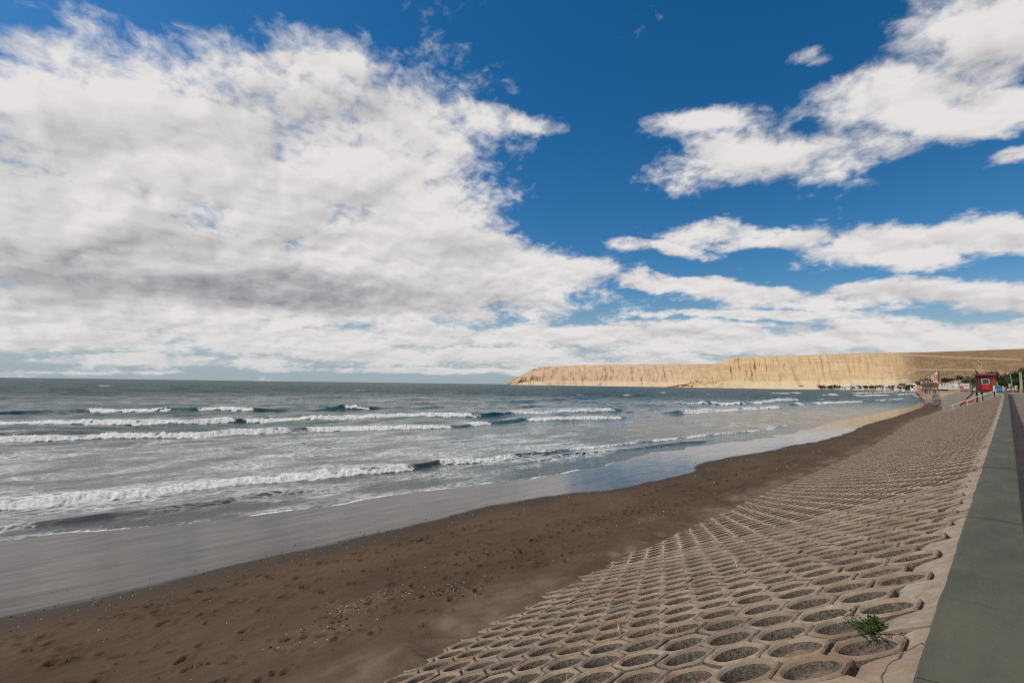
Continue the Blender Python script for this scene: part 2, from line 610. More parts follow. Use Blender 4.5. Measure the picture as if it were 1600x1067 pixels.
def wet_mat():
    m, n = material('wet_mirror_sand')
    p = n.pos
    st = n.noise(n.mapping(p, rot=(0, 0, R(4)), scale=(1.0, 0.14, 1.0)), 1.5, 3, 0.5, dist=1.4)
    rip = n.noise(n.mapping(p, rot=(0, 0, R(3)), scale=(1.0, 0.13, 1.0)), 5.5, 4, 0.55)
    patch = n.noise(n.mapping(p, scale=(1.0, 0.3, 1.0)), 0.5, 4, 0.5)
    edge = n.attr('damp')
    film = n.noise(n.mapping(p, rot=(0, 0, R(7)), scale=(1.0, 0.13, 1.0)), 1.9, 4, 0.55, dist=2.2)
    flm = n.maprange(film, 0.36, 0.62)
    c = n.mix(n.maprange(st, 0.35, 0.65), (0.034, 0.027, 0.022), (0.064, 0.053, 0.045))
    n.put(n.b.inputs['Base Color'], c)
    r = n.math('ADD', n.maprange(patch, 0.35, 0.70, 0.015, 0.05), n.math('MULTIPLY', n.math('SUBTRACT', 1.0, flm), 0.08))
    n.put(n.b.inputs['Roughness'], n.math('ADD', r, n.math('MULTIPLY', edge, 0.45)))
    n.b.inputs['IOR'].default_value = 1.36
    n.put(n.b.inputs['Specular IOR Level'], n.math('MAXIMUM', n.math('SUBTRACT', n.math('ADD', 0.55, n.math('MULTIPLY', flm, 0.45)), n.math('MULTIPLY', edge, 0.6)), 0.1))
    n.put(n.b.inputs['Normal'], bump(n, n.math('ADD', n.math('MULTIPLY', st, 1.0), n.math('MULTIPLY', film, 0.6)), 0.085, 0.12))
    return m


M['wet'] = wet_mat()


def sea_mat():
    m, n = material('sea_water')
    p = n.pos
    foam, lace, shoal, far = n.attr('foam'), n.attr('lace'), n.attr('shoal'), n.attr('far')
    px_ = n.mapping(p, rot=(0, 0, R(-4)), scale=(1.0, 0.42, 1.0))
    wob = n.node('ShaderNodeTexNoise')
    n.put(wob.inputs['Vector'], px_)
    wob.inputs['Scale'].default_value = 1.1
    wob.inputs['Detail'].default_value = 4
    pw = n.vmath('MULTIPLY_ADD', n.vmath('SUBTRACT', wob.outputs['Color'], (0.5, 0.5, 0.5)), (0.9, 0.9, 0.0), px_)
    # lace: thin web of old foam
    e1 = n.voronoi(pw, 1.7, 'DISTANCE_TO_EDGE')
    e2 = n.voronoi(n.vmath('ADD', pw, (3.3, 8.1, 0.0)), 4.2, 'DISTANCE_TO_EDGE')
    patchy = n.noise(px_, 0.55, 5, 0.62)
    fray = n.noise(px_, 8.0, 7, 0.72)
    web1 = n.maprange(n.math('ADD', e1, n.math('MULTIPLY', n.math('SUBTRACT', fray, 0.5), 0.18)), 0.105, 0.045)
    web2 = n.maprange(n.math('ADD', e2, n.math('MULTIPLY', n.math('SUBTRACT', fray, 0.5), 0.26)), 0.135, 0.06)
    web = n.math('MAXIMUM', web1, n.math('MULTIPLY', web2, 0.8))
    wl = n.maprange(n.math('ADD', lace, n.math('MULTIPLY', n.math('SUBTRACT', patchy, 0.5), 2.0)), 0.22, 0.85)
    wl = n.math('MULTIPLY', wl, n.maprange(lace, 0.03, 0.20))
    lacef = n.math('MULTIPLY', web, wl)
    solid = n.maprange(n.math('ADD', foam, n.math('MULTIPLY', n.math('SUBTRACT', fray, 0.5), n.math('MULTIPLY', n.math('SUBTRACT', 1.75, foam), 1.25))), 0.44, 0.60)
    solid = n.math('MULTIPLY', solid, n.maprange(foam, 0.06, 0.28))
    f = n.math('MAXIMUM', solid, n.math('MULTIPLY', lacef, 0.85))
    # small ripples and chop
    chop = n.noise(n.mapping(p, rot=(0, 0, R(8)), scale=(1.0, 0.40, 1.0)), 1.5, 6, 0.62)
    rip = n.noise(n.mapping(p, rot=(0, 0, R(-10)), scale=(1.0, 0.5, 1.0)), 7.0, 4, 0.6)
    swell = n.noise(n.mapping(p, rot=(0, 0, R(5)), scale=(1.0, 0.30, 1.0)), 0.16, 6, 0.65)
    sw2 = n.noise(n.mapping(p, rot=(0, 0, R(5)), scale=(1.0, 0.35, 1.0)), 0.028, 6, 0.65)
    h = n.math('ADD', n.math('MULTIPLY', chop, 0.20), n.math('ADD', n.math('MULTIPLY', rip, 0.025), n.math('MULTIPLY', n.math('MULTIPLY', far, swell), 2.4)))
    h = n.math('ADD', h, n.math('MULTIPLY', n.math('MULTIPLY', far, sw2), 8.0))
    nrm = bump(n, h, 1.0, 0.60)
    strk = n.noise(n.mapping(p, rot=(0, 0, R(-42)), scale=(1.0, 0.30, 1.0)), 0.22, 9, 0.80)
    deep = n.mix(n.maprange(n.math('ADD', n.math('MULTIPLY', swell, 0.4), n.math('MULTIPLY', strk, 0.6)), 0.38, 0.62), (0.003, 0.017, 0.017), (0.022, 0.074, 0.070))  # light and shade of unresolved wave faces put into the water colour as streaks
    near = n.mix(n.maprange(patchy, 0.3, 0.7), (0.050, 0.050, 0.046), (0.086, 0.085, 0.079))
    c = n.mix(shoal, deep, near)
    foamc = n.mix(n.maprange(fray, 0.3, 0.7), (0.42, 0.42, 0.415), (0.80, 0.80, 0.785))
    wat = n.b
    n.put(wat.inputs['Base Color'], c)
    n.put(wat.inputs['Roughness'], n.math('ADD', 0.10, n.math('MULTIPLY', far, 0.22)))
    wat.inputs['IOR'].default_value = 1.333
    n.put(wat.inputs['Specular IOR Level'], n.math('SUBTRACT', 0.42, n.math('MULTIPLY', far, 0.34)))
    n.put(wat.inputs['Normal'], nrm)
    fb = n.node('ShaderNodeBsdfPrincipled')
    n.put(fb.inputs['Base Color'], foamc)
    fb.inputs['Roughness'].default_value = 0.9
    fb.inputs['Specular IOR Level'].default_value = 0.2
    n.put(fb.inputs['Normal'], bump(n, n.math('ADD', n.math('MULTIPLY', fray, 0.7), n.math('MULTIPLY', chop, 0.3)), 0.8, 0.12))
    mx = n.node('ShaderNodeMixShader')
    n.put(mx.inputs[0], f)
    n.l.new(wat.outputs[0], mx.inputs[1])
    n.l.new(fb.outputs[0], mx.inputs[2])
    n.l.new(mx.outputs[0], n.n['Material Output'].inputs['Surface'])
    return m


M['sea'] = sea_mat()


def cliff_mat(name, c_base, c_mid, c_hi, c_scrub, scrub_amt):
    m, n = material(name)
    p = n.pos
    hh = n.attr('height')              # 0 at the foot, 1 at the rim
    scr = n.attr('scrub')
    track = n.attr('track')
    st = n.noise(n.mapping(p, scale=(0.012, 0.012, 0.12)), 1.0, 5, 0.65)
    mott = n.noise(p, 0.030, 8, 0.75)
    fine = n.noise(p, 0.16, 5, 0.7)
    bush = n.voronoi(p, 0.10)
    c = n.mix(n.maprange(st, 0.35, 0.65), c_mid, c_hi)
    c = n.mix(n.maprange(n.math('ADD', hh, n.math('MULTIPLY', n.math('SUBTRACT', mott, 0.5), 0.12)), 0.24, 0.19), c, c_base)
    c = n.mix(n.math('MULTIPLY', n.maprange(fine, 0.42, 0.25), 0.5), c, tuple(x * 0.62 for x in c_mid))
    sc = n.maprange(n.math('ADD', scr, n.math('MULTIPLY', n.math('SUBTRACT', mott, 0.5), 1.1)), 0.35, 0.75)
    c = n.mix(sc, c, n.mix(n.maprange(mott, 0.35, 0.65), c_scrub, tuple(x * 2.1 for x in c_scrub)))
    dots = n.math('MULTIPLY', n.maprange(n.math('ADD', bush, n.math('MULTIPLY', n.math('SUBTRACT', fine, 0.5), 0.5)), 0.36, 0.20), n.math('MULTIPLY', sc, scrub_amt))
    c = n.mix(dots, c, (0.065, 0.055, 0.028))
    c = n.mix(track, c, (0.42, 0.31, 0.19))
    n.put(n.b.inputs['Base Color'], c)
    n.b.inputs['Roughness'].default_value = 1.0
    n.b.inputs['Specular IOR Level'].default_value = 0.0
    n.put(n.b.inputs['Normal'], bump(n, n.math('ADD', fine, n.math('MULTIPLY', st, 0.6)), 0.6, 3.0))
    return m


M['headland'] = cliff_mat('far_headland_clay', (0.55, 0.43, 0.295), (0.45, 0.315, 0.205), (0.53, 0.385, 0.255), (0.23, 0.155, 0.09), 0.5)
M['bluff'] = cliff_mat('bluff_clay', (0.55, 0.435, 0.285), (0.45, 0.315, 0.180), (0.535, 0.39, 0.235), (0.150, 0.100, 0.057), 0.9)
M['asphalt'] = plain('promenade_paving', (0.150, 0.110, 0.088), 0.9, 0.18, 0.6, bmp=0.3, bscale=30, world_pos=True)
M['town_earth'] = plain('town_earth', (0.24, 0.18, 0.12), 0.95, 0.25, 0.05, world_pos=True)

# ------------------------------------------------------------------ lie of the land (metres; camera at the origin, sea at -5)
P = 0.5                                        # pitch of the hexagonal blocks
ROW = P * math.sqrt(3) / 2
S0, CV, X0, Y0, Z0 = 0.4239, -0.00481, -2.10527 * P, 8.02165 * P, -3.84308 * P
SEA = -5.0
WL, WR, WTOP = -0.2865, 0.036, -1.0            # sea wall: left and right face, top


def rise(y):
    return 1.0 * sstep(35, 112, y)


def xoff(y):
    y = np.asarray(y, float)
    t = np.clip(y - 130, 0, 130)
    return -0.0008 * t * t - 0.10 * np.clip(y - 260, 0, None)


def prof(j):
    j = np.asarray(j, float)
    return X0 - P * (np.sin(S0 + CV * j) - math.sin(S0)) / CV, Z0 + P * (np.cos(S0 + CV * j) - math.cos(S0)) / CV


def rev_pt(j, y):
    x, z = prof(j)
    return x + xoff(y), z + rise(y)


_J = np.linspace(-3, 40, 4301)
_PX, _PZ = prof(_J)


def j_at_z(zr):                                # block coordinate where the slope reaches height zr
    return np.interp(-np.asarray(zr), -_PZ, _J)


z_toe = poly_fn([(-40, -4.2), (3, -4.27), (6, -4.38), (10, -4.6), (16, -4.74), (26, -4.85), (60, -4.86), (400, -4.86)])


def x_toe(y):
    j = j_at_z(z_toe(y) - rise(y))
    return prof(j)[0] + xoff(y)


WET_PX = [(0, 970), (110, 945), (220, 921), (350, 889), (500, 856), (640, 822), (700, 808), (760, 792), (830, 780), (900, 771), (960, 765), (1000, 757), (1050, 746), (1088, 737), (1092, 726), (1140, 715),
          (1200, 706), (1240, 696), (1280, 690), (1330, 676), (1352, 664), (1400, 651), (1440, 637)]
SWASH_PX = [(0, 847), (109, 832), (275, 819), (400, 803), (531, 788), (625, 773), (719, 762), (794, 753), (869, 741), (936, 728),
            (1015, 708), (1096, 697), (1180, 687), (1250, 674), (1320, 655), (1390, 643), (1425, 635)]
_wp = [hit_z(x, y, -4.95) for x, y in WET_PX]
_sp = [hit_z(x, y, SEA) for x, y in SWASH_PX]
_end = [(300, -28.0), (550, -58.0), (900, -95.0), (1500, -150.0), (2200, -210.0)]
xw_f = poly_fn([(-60, -15.0), (-6, -14.8)] + [(p[1], p[0]) for p in _wp] + [(y, x + 2.5) for y, x in _end])
xs_f = poly_fn([(-60, _sp[0][0] - 1.5)] + [(p[1], p[0]) for p in _sp] + _end)


def x_wet(y):
    return xw_f(y) + 0.10 * fbm(y * 0.9, y * 0 + 3, 4) * (1 + np.clip(y, 0, 60) / 40)


def x_swash(y):
    return np.minimum(xs_f(y) + 0.35 * fbm(y * 0.35, y * 0 + 9, 4) * (1 + np.clip(y, 0, 60) / 30), x_wet(y) - 0.4)


def sand_z(x, y):
    """height of the beach between the block slope and the water"""
    xt, xw, xs = x_toe(y), x_wet(y), x_swash(y)
    t = np.clip((x - xw) / (xt - xw), 0, 1.4)
    zd = -4.95 + (z_toe(y) + 4.95) * (t * 0.75 + 0.25 * t ** 3)
    zw = np.where(x > xs, SEA + 0.05 * (x - xs) / np.maximum(xw - xs, 0.3), SEA - 0.035 * (xs - x))
    return np.where(x >= xw, zd, zw)


# ------------------------------------------------------------------ beach
ys = np.concatenate([np.arange(-14, -0.5, 0.35), np.arange(-0.5, 24, 0.045), 24 * np.exp(np.arange(0, 3.7, 0.012))])
tc = np.concatenate([np.linspace(0, 1, 170), np.linspace(1.02, 1.35, 14)])
YY = np.repeat(ys[:, None], len(tc), 1)
XT, XW = x_toe(ys)[:, None], x_wet(ys)[:, None]
XX = XW + (XT - XW) * tc[None]
ZZ = sand_z(XX, YY)
# drift against the foot of the blocks
ZZ = ZZ + 0.10 * np.exp(-((XX - XT) / 0.7) ** 2) * (1 + 2.2 * fbm(YY * 1.3, XX * 0.6, 3)) * sstep(0.55, 0.95, (XX - XW) / (XT - XW))
calm = sstep(0.0, 0.16, tc)[None]
ZZ = ZZ + calm * (0.035 * fbm(XX * 0.8, YY * 0.5, 3) + 0.018 * fbm(XX * 4.5, YY * 2.6, 3) + 0.010 * fbm(XX * 13, YY * 9, 2))
pale = np.zeros_like(ZZ)
rng = np.random.default_rng(5)


def dent(cx_, cy_, L, Wd, ang, depth):
    i0, i1 = np.searchsorted(ys, [cy_ - 3 * L, cy_ + 3 * L])
    if i1 - i0 < 2:
        return
    sx, sy = XX[i0:i1] - cx_, YY[i0:i1] - cy_
    u = (sx * math.cos(ang) + sy * math.sin(ang)) / Wd
    v = (-sx * math.sin(ang) + sy * math.cos(ang)) / L
    r2 = u * u + v * v
    ZZ[i0:i1] += depth * (-np.exp(-r2 * 1.4) + 0.42 * np.exp(-((np.sqrt(r2) - 1.5) / 0.45) ** 2))


tracks = []
for k in range(19):                           # trails of footprints along the beach
    y = rng.uniform(-1, 30)
    t = rng.uniform(0.22, 0.80)
    n_ = rng.integers(6, 26)
    sd = rng.choice([-1, 1])
    drift = rng.normal(0, 0.006)
    for i in range(n_):
        yy = y + sd * i * 0.62
        tt = t + drift * i + 0.012 * (-1) ** i
        if 0.13 < tt < 0.92 and -2 < yy < 40:
            tracks.append((yy, tt, rng.uniform(-0.3, 0.3)))
for k in range(340):
    tracks.append((rng.uniform(-1, 30) if k % 3 else rng.uniform(0, 11), rng.uniform(0.16, 0.9), rng.uniform(-0.9, 0.9)))
for (yy, tt, a) in tracks:
    xx = float(x_wet(yy) + (x_toe(yy) - x_wet(yy)) * tt)
    q = rng.uniform(0.6, 1.15)
    dent(xx, yy, 0.125 * q, 0.055 * q, a, 0.085 * q * rng.uniform(0.6, 1.3))
damp = (1 - sstep(0.01, 0.20, tc))[None] * np.ones_like(ZZ) + 0.25 * fbm(XX * 0.5, YY * 0.25, 3)
damp = np.clip(damp, 0, 1)
pale = sstep(0.78, 1.0, tc)[None] * (0.55 + 1.5 * fbm(YY * 0.8, XX * 0.8, 3))
for (px_, py_, s_) in ((565, 940, 1.0), (485, 1000, 1.3), (1010, 800, 1.0), (1150, 790, 0.9), (760, 925, 0.8)):
    c_ = hit_z(px_, py_, -4.6)
    pale += 0.4 * np.exp(-(((XX - c_[0]) / (0.45 * s_)) ** 2 + ((YY - c_[1]) / (0.8 * s_)) ** 2))
pale = np.clip(pale, 0, 0.75)
beach = new_obj('beach_sand', grid_mesh('beach_sand', np.stack([XX, YY, ZZ], -1), M['sand'], True, {'damp': damp, 'pale': pale}, flip=True), kind='structure')

tw = np.linspace(0, 1, 40)
XSs = (x_swash(ys) - 6.0)[:, None]
XXw = XSs + (XW - XSs) * tw[None]
YYw = np.repeat(ys[:, None], len(tw), 1)
ZZw = sand_z(XXw, YYw)
ZZw[:, -1] = -4.95
edge = sstep(0.90, 1.0, tw)[None] * np.ones_like(ZZw)
edge = np.clip(1 - (XW - XXw) / (0.14 + 0.25 * (0.5 + fbm(YYw * 0.6, YYw * 0, 3))), 0, 1) ** 1.5
wet = new_obj('wet_sand', grid_mesh('wet_sand', np.stack([XXw, YYw, ZZw], -1), M['wet'], True, {'damp': edge}, flip=True), kind='structure')

# ------------------------------------------------------------------ sea
azs = np.concatenate([np.radians(np.linspace(128, 94, 60, endpoint=False)), np.radians(np.linspace(94, -1.5, 860))])   # bearing to the left of the wall
rr = [9.0]
while rr[-1] < 40000:
    r_ = rr[-1]
    rr.append(r_ * (1.0068 if r_ < 130 else 1.014 if r_ < 600 else 1.05))
rr = np.array(rr)
SX = -np.sin(azs)[:, None] * rr[None]
SY = np.cos(azs)[:, None] * rr[None]
OFF = x_swash(SY) - SX                         # distance offshore
SZ = np.full_like(SX, SEA)
# open-water chop fades in away from the shore
off1 = sstep(4, 45, OFF)
far_w = sstep(70, 260, np.hypot(SX, SY))
rot = lambda a: (SX * math.cos(a) + SY * math.sin(a), -SX * math.sin(a) + SY * math.cos(a))
ax_, ay_ = rot(R(6))
fade = 1 - sstep(420, 1400, np.hypot(SX, SY))
SZ += off1 * fade * (0.80 * fbm(ax_ / 7.0, ay_ / 22.0, 4, 0.55) + 0.16 * fbm(ax_ / 1.9, ay_ / 4.0, 3))
SZ += (1 - off1) * sstep(0.2, 3.0, OFF) * (0.05 * fbm(ax_ / 1.2, ay_ / 3.0, 4))
foam = np.zeros_like(SX)
lace = np.zeros_like(SX)


def wave(pts, height, front, back, foam_runs, foam_back=1.6, lace_back=7.0, zc=SEA):
    """a wave crest: foot line through photographed points, on the sea plane"""
    W = np.array(sorted([(p[1], p[0]) for p in (hit_z(x, y, zc) for x, y in pts)]))
    y0_, y1_ = W[0, 0], W[-1, 0]
    run = max(4.0, (y1_ - y0_) * 0.08)
    xc = np.interp(SY, W[:, 0], W[:, 1]) + 0.5 * fbm(SY * 0.22, SY * 0 + height * 31, 4) * min(1.0, (y1_ - y0_) / 12)
    left_open = pts[0][0] <= 2
    inside = (1 - sstep(y1_, y1_ + run, SY)) * (1.0 if left_open else sstep(y0_ - run, y0_, SY))
    d = xc - SX                                # >0: seaward of the foot
    h = height * inside * (0.75 + 0.7 * (fbm(SY * 0.12, SY * 0 + height * 7, 3) + 0.25))
    up = sstep(0, front, d) * np.where(d < front, 1, np.exp(-np.clip(d - front, 0, None) / back))
    near_ = (d > -1) & (d < front + 6 * back)
    fm = np.zeros_like(SX)
    for (a, b, k) in foam_runs:
        pa, pb = hit_z(a[0], a[1], zc)[1], hit_z(b[0], b[1], zc)[1]
        e = max(0.6, 0.06 * abs(pb - pa))
        la = 1.0 if a[0] <= 2 else sstep(pa - e, pa + e, SY)
        fm = np.maximum(fm, k * la * (1 - sstep(pb - e, pb + e, SY)))
    wob = (1 + 1.8 * fbm(SY * 0.55, SX * 0.5, 5, 0.6)) * (1.25 - 0.6 * sstep(y0_, y1_, SY))
    wob = np.maximum(wob, 0.22)
    fb = sstep(-0.12, 0.12, d) * (1 - sstep(foam_back * 0.55 * wob, foam_back * 1.35 * wob, d))
    foam[:] = np.maximum(foam, fm * fb)
    lace[:] = np.maximum(lace, 0.8 * fm * sstep(0, 0.3, d) * np.exp(-np.clip(d - foam_back, 0, None) / lace_back))
    lump = fm * fb * (0.26 * fbm(SX * 4.2, SY * 3.4, 5, 0.7) + 0.03) * min(1.0, height * 1.6)
    SZ[:] += np.where(near_, h * up + lump * inside, 0)


# nearest breaker and, beyond it, a low ripple line
W1 = [(0, 798), (60, 793), (131, 784), (219, 776), (306, 766), (387, 758), (500, 749), (560, 741), (644, 734), (700, 727), (775, 722), (820, 717), (860, 713)]
wave(W1, 0.27, 0.6, 1.8, [((0, 798), (648, 734), 1.0), ((690, 728), (822, 717), 0.62)], 1.5, 5.0)
wave([(820, 716), (838, 713), (887, 707), (944, 699), (1000, 693), (1060, 686), (1110, 681), (1197, 672), (1236, 664)], 0.10, 0.35, 1.2, [((838, 713), (1000, 693), 0.60), ((1010, 692), (1236, 664), 0.66)], 0.45, 2.0)
wave([(835, 722), (900, 712), (1000, 701), (1090, 692)], 0.12, 0.3, 1.0, [], 0.2, 1.0)
wave([(0, 835), (90, 822), (200, 806), (330, 790), (420, 776)], 0.14, 0.35, 1.2, [((0, 838), (70, 826), 0.5)], 0.3, 3.0)
W2 = [(0, 694), (72, 690), (150, 686.5), (250, 685), (312, 684), (375, 680), (453, 675.5), (500, 673), (610, 670), (707, 668), (764, 662), (827, 659), (914, 657), (974, 655)]
wave(W2, 0.36, 0.8, 2.4, [((0, 694), (453, 675), 1.0), ((478, 673), (708, 668), 1.0), ((726, 663), (766, 661), 0.8), ((828, 659), (974, 655), 0.95)], 2.3, 6.0)
W3 = [(0, 668), (69, 666), (150, 664), (225, 663), (297, 660.6), (365, 657.5), (440, 657), (500, 657.5), (629, 653), (752, 652), (805, 648.5), (860, 645), (899, 643.5), (962, 641)]
wave(W3, 0.46, 1.0, 3.0, [((0, 668), (366, 657), 1.0), ((384, 657), (756, 652), 1.0), ((797, 648), (964, 641), 0.9)], 2.6, 7.0)
W4 = [(0, 648), (136, 643), (272, 643), (330, 642), (400, 642), (480, 641), (580, 640), (625, 639)]
wave(W4, 0.55, 1.1, 3.0, [((136, 643), (272, 644), 1.0), ((309, 642), (397, 642), 0.9), ((546, 641), (580, 640), 0.8)], 2.2, 5.0)
wave([(1068, 646), (1120, 642), (1225, 638)], 0.6, 1.2, 3, [((1072, 646), (1226, 638), 0.9)], 2.0, 5)
wave([(1000, 640), (1024, 630), (1092, 632), (1170, 631), (1250, 625)][1:], 0.7, 1.4, 4, [((1024, 630), (1047, 629.5), 0.9), ((1092, 632), (1113, 632), 0.9), ((1124, 632), (1168, 631), 0.9), ((1178, 630), (1250, 625), 0.95)], 2.6, 6)
wave([(1270, 632.5), (1300, 631), (1351, 628), (1400, 625), (1430, 622)], 0.5, 1.2, 3, [((1272, 632), (1352, 628), 0.95), ((1375, 627), (1425, 623), 0.6)], 2.0, 5)
wave([(1337, 615), (1370, 614), (1404, 612.5)], 0.9, 3, 8, [((1337, 615), (1404, 612.5), 1.0)], 6, 6)
wave([(1341, 619), (1390, 618), (1439, 615)], 0.8, 3, 6, [((1341, 619), (1396, 618), 0.9), ((1402, 617), (1439, 615), 0.9)], 4.5, 6)
wave([(1299, 618.5), (1313, 618)], 0.8, 3, 6, [((1299, 618.5), (1313, 618), 1.0)], 4.5, 4)
wave([(1222, 615.5), (1236, 615)], 0.9, 3, 8, [((1222, 615.5), (1236, 615), 1.0)], 6, 4)
wave([(1243, 615), (1254, 614.7)], 0.9, 3, 8, [((1243, 615), (1254, 614.7), 1.0)], 6, 4)
wave([(1248, 634), (1258, 633.5)], 0.6, 1.2, 3, [((1248, 634), (1258, 633.5), 0.9)], 2, 4)
for (x_, y_) in ((1036, 613.5), (1110, 616), (165, 603), (64, 594.5), (1283, 624), (1207, 617), (330, 604), (560, 611), (690, 613), (980, 618), (905, 617)):
    p_ = hit_z(x_, y_, SEA)
    q_ = hit_z(x_ + 7, y_ - 0.12, SEA)
    rg = np.hypot(*p_[:2])
    g = np.exp(-((SX - p_[0]) / (0.010 * rg)) ** 2 - ((SY - p_[1]) / (0.016 * rg)) ** 2)
    foam[:] = np.maximum(foam, 0.8 * g)
# old foam drifting between the breakers, thickest in the left half of the bay
surf = sstep(0.3, 3, OFF) * (1 - sstep(26, 40, OFF))
lace = np.maximum(lace, surf * (0.46 - 0.22 * sstep(20, 45, SY)) * (1 + 0.8 * fbm(SX * 0.15, SY * 0.06, 3)))
# thin bright rim where the last wash runs out on the sand
rim = np.exp(-((OFF - 0.12) / (0.05 + 0.0022 * np.hypot(SX, SY))) ** 2)
foam = np.maximum(foam, rim * np.clip(0.62 + 1.3 * fbm(SY * 0.7, SY * 0 + 4, 3), 0, 1) * (1 - sstep(22, 34, SY)))
lace = np.maximum(lace, 0.62 * np.exp(-np.clip(OFF, 0, None) / 1.4) * (OFF > 0) * (1 - sstep(18, 26, SY)))
shs = 1 - 0.72 * sstep(22, 75, SY)
shoal = 1 - sstep(20 * shs, 52 * shs, OFF + 5 * fbm(SX * 0.05, SY * 0.02, 3))
shoal = shoal * (1 - 0.88 * sstep(2, 30, SY))
shoal = np.clip(shoal, 0, 1)
lift = 0.015 * sstep(-0.02, 0.3, OFF)
SZ = np.where(OFF < 0, SEA - 0.12 * np.clip(-OFF, 0, 8) - 0.005, SZ + lift - 0.004)
keep = (OFF > -3.0) | (np.hypot(SX, SY) > 3000)
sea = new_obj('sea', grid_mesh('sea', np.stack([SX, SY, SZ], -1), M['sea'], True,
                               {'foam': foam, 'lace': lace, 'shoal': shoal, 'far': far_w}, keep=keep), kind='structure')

# ------------------------------------------------------------------ block slope (revetment)
def frame(j, y):
    """origin and unit axes on the slope: e (down the slope), Y, n (out of it)"""
    th = S0 + CV * j
    x, z = rev_pt(j, y)
    return np.array([x, y, z]), np.array([-math.cos(th), 0, -math.sin(th)]), np.array([math.sin(th) * -1, 0, math.cos(th)])


def block_mesh(name, seg, fill, seed, hole=0.388, thick=0.20, lod=0):
    """hexagonal concrete block with a round hole; local x down the slope, y along the wall, z out of it"""
    r_ = np.random.default_rng(seed)
    ap = P / 2 - 0.012
    ang = np.arange(seg) * 2 * math.pi / seg
    k = np.round(ang / (math.pi / 3)) * (math.pi / 3)       # flats face +-x ...
    rad = ap / np.cos(ang - k)
    wob = 1 + 0.012 * np.sin(ang * 3 + r_.uniform(0, 6)) + r_.normal(0, 0.006, seg)
    ho = hole / 2 * (1 + 0.025 * np.sin(ang * 2 + r_.uniform(0, 6)) + r_.normal(0, 0.006, seg))
    rings = []

    def ring(r, z, dz=0.0):
        z = z + (r_.normal(0, dz, seg) if dz else 0)
        return np.stack([r * np.cos(ang), r * np.sin(ang), z * np.ones(seg)], -1)
    if lod == 0:
        rings = [ring(ho * 0.90, -fill, 0.006), ring(ho * 0.95, -fill * 0.55, 0.004), ring(ho * 0.985, -0.022), ring(ho + 0.012, -0.003, 0.0015),
                 ring((ho + rad) / 2, 0.002, 0.0015), ring(rad * wob - 0.011, -0.001, 0.002), ring(rad * wob, -0.014, 0.0025), ring(rad, -thick)]
        mats = [1, 1, 0, 0, 0, 0, 0]
        mats = [1, 1, 0, 0, 0, 0, 1]
    elif lod == 1:
        rings = [ring(ho * 0.92, -fill), ring(ho, 0), ring(rad - 0.006, 0), ring(rad, -0.02), ring(rad, -thick)]
        mats = [1, 0, 0, 0]
    else:
        rings = [ring(ho * 0.92, -fill), ring(ho, 0), ring(rad, 0), ring(rad, -0.12)]
        mats = [1, 0, 0]
    V_ = np.concatenate(rings)
    nr = len(rings)
    F_, MI = [], []
    for a in range(nr - 1):
        for b in range(seg):
            b2 = (b + 1) % seg
            F_.append((a * seg + b, (a + 1) * seg + b, (a + 1) * seg + b2, a * seg + b2))
            MI.append(mats[a])
    if lod < 2 or fill < 0.2:
        V_ = np.concatenate([V_, [[0, 0, -fill + 0.012]]])
        for b in range(seg):
            F_.append((len(V_) - 1, b, (b + 1) % seg))
            MI.append(2)
    return V_, F_, MI


BM = [M['concrete'], M['aggregate'], M['fill']]
revet = new_obj('block_slope', None, kind='structure')
LEFT_EMPTY = revet


def smooth_by_material(me):
    me.polygons.foreach_set('use_smooth', [p.material_index == 1 and len(p.vertices) == 4 for p in me.polygons])


variants = []
for i in range(12):
    fill = (0.19, 0.18, 0.195, 0.17, 0.19, 0.185, 0.19, 0.175, 0.11, 0.10, 0.075, 0.06)[i]
    v_, f_, mi_ = block_mesh('hexagonal_block', 36, fill, 100 + i)
    me = raw_mesh('hexagonal_block', v_, f_, BM, False, mi_)
    smooth_by_material(me)
    variants.append(me)

cells = []
for r in range(-12, 236):
    y = Y0 + r * ROW
    odd = r % 2
    jt = float(j_at_z(z_toe(y) - rise(y))) + 0.6
    j = -0.5 if odd else 0.0
    while j < jt:
        x, z = rev_pt(j, y)
        p = np.array([float(x), y, float(z)])
        d = np.linalg.norm(p)
        zc = p @ FW
        if zc > 0.3:
            u, v = 800 + F_PX * (p @ RT) / zc, 533.5 - F_PX * (p @ UP) / zc
            vis = -60 < u < 1640 and v < 1110
        else:
            vis = False
        cells.append((vis, d, r, j, y))
        j += 1.0
cells.sort(key=lambda c: (not c[0], c[1]))
rng = np.random.default_rng(21)
stuff_v, stuff_f, stuff_m, stuff_t = [], [], [], []
off_ = 0
lod1 = [block_mesh('b', 18, f, 50 + i, lod=1) for i, f in enumerate((0.19, 0.18, 0.12))]
lod2 = [block_mesh('b', 12, f, 70 + i, lod=2) for i, f in enumerate((0.19, 0.17))]
n_ind = 0
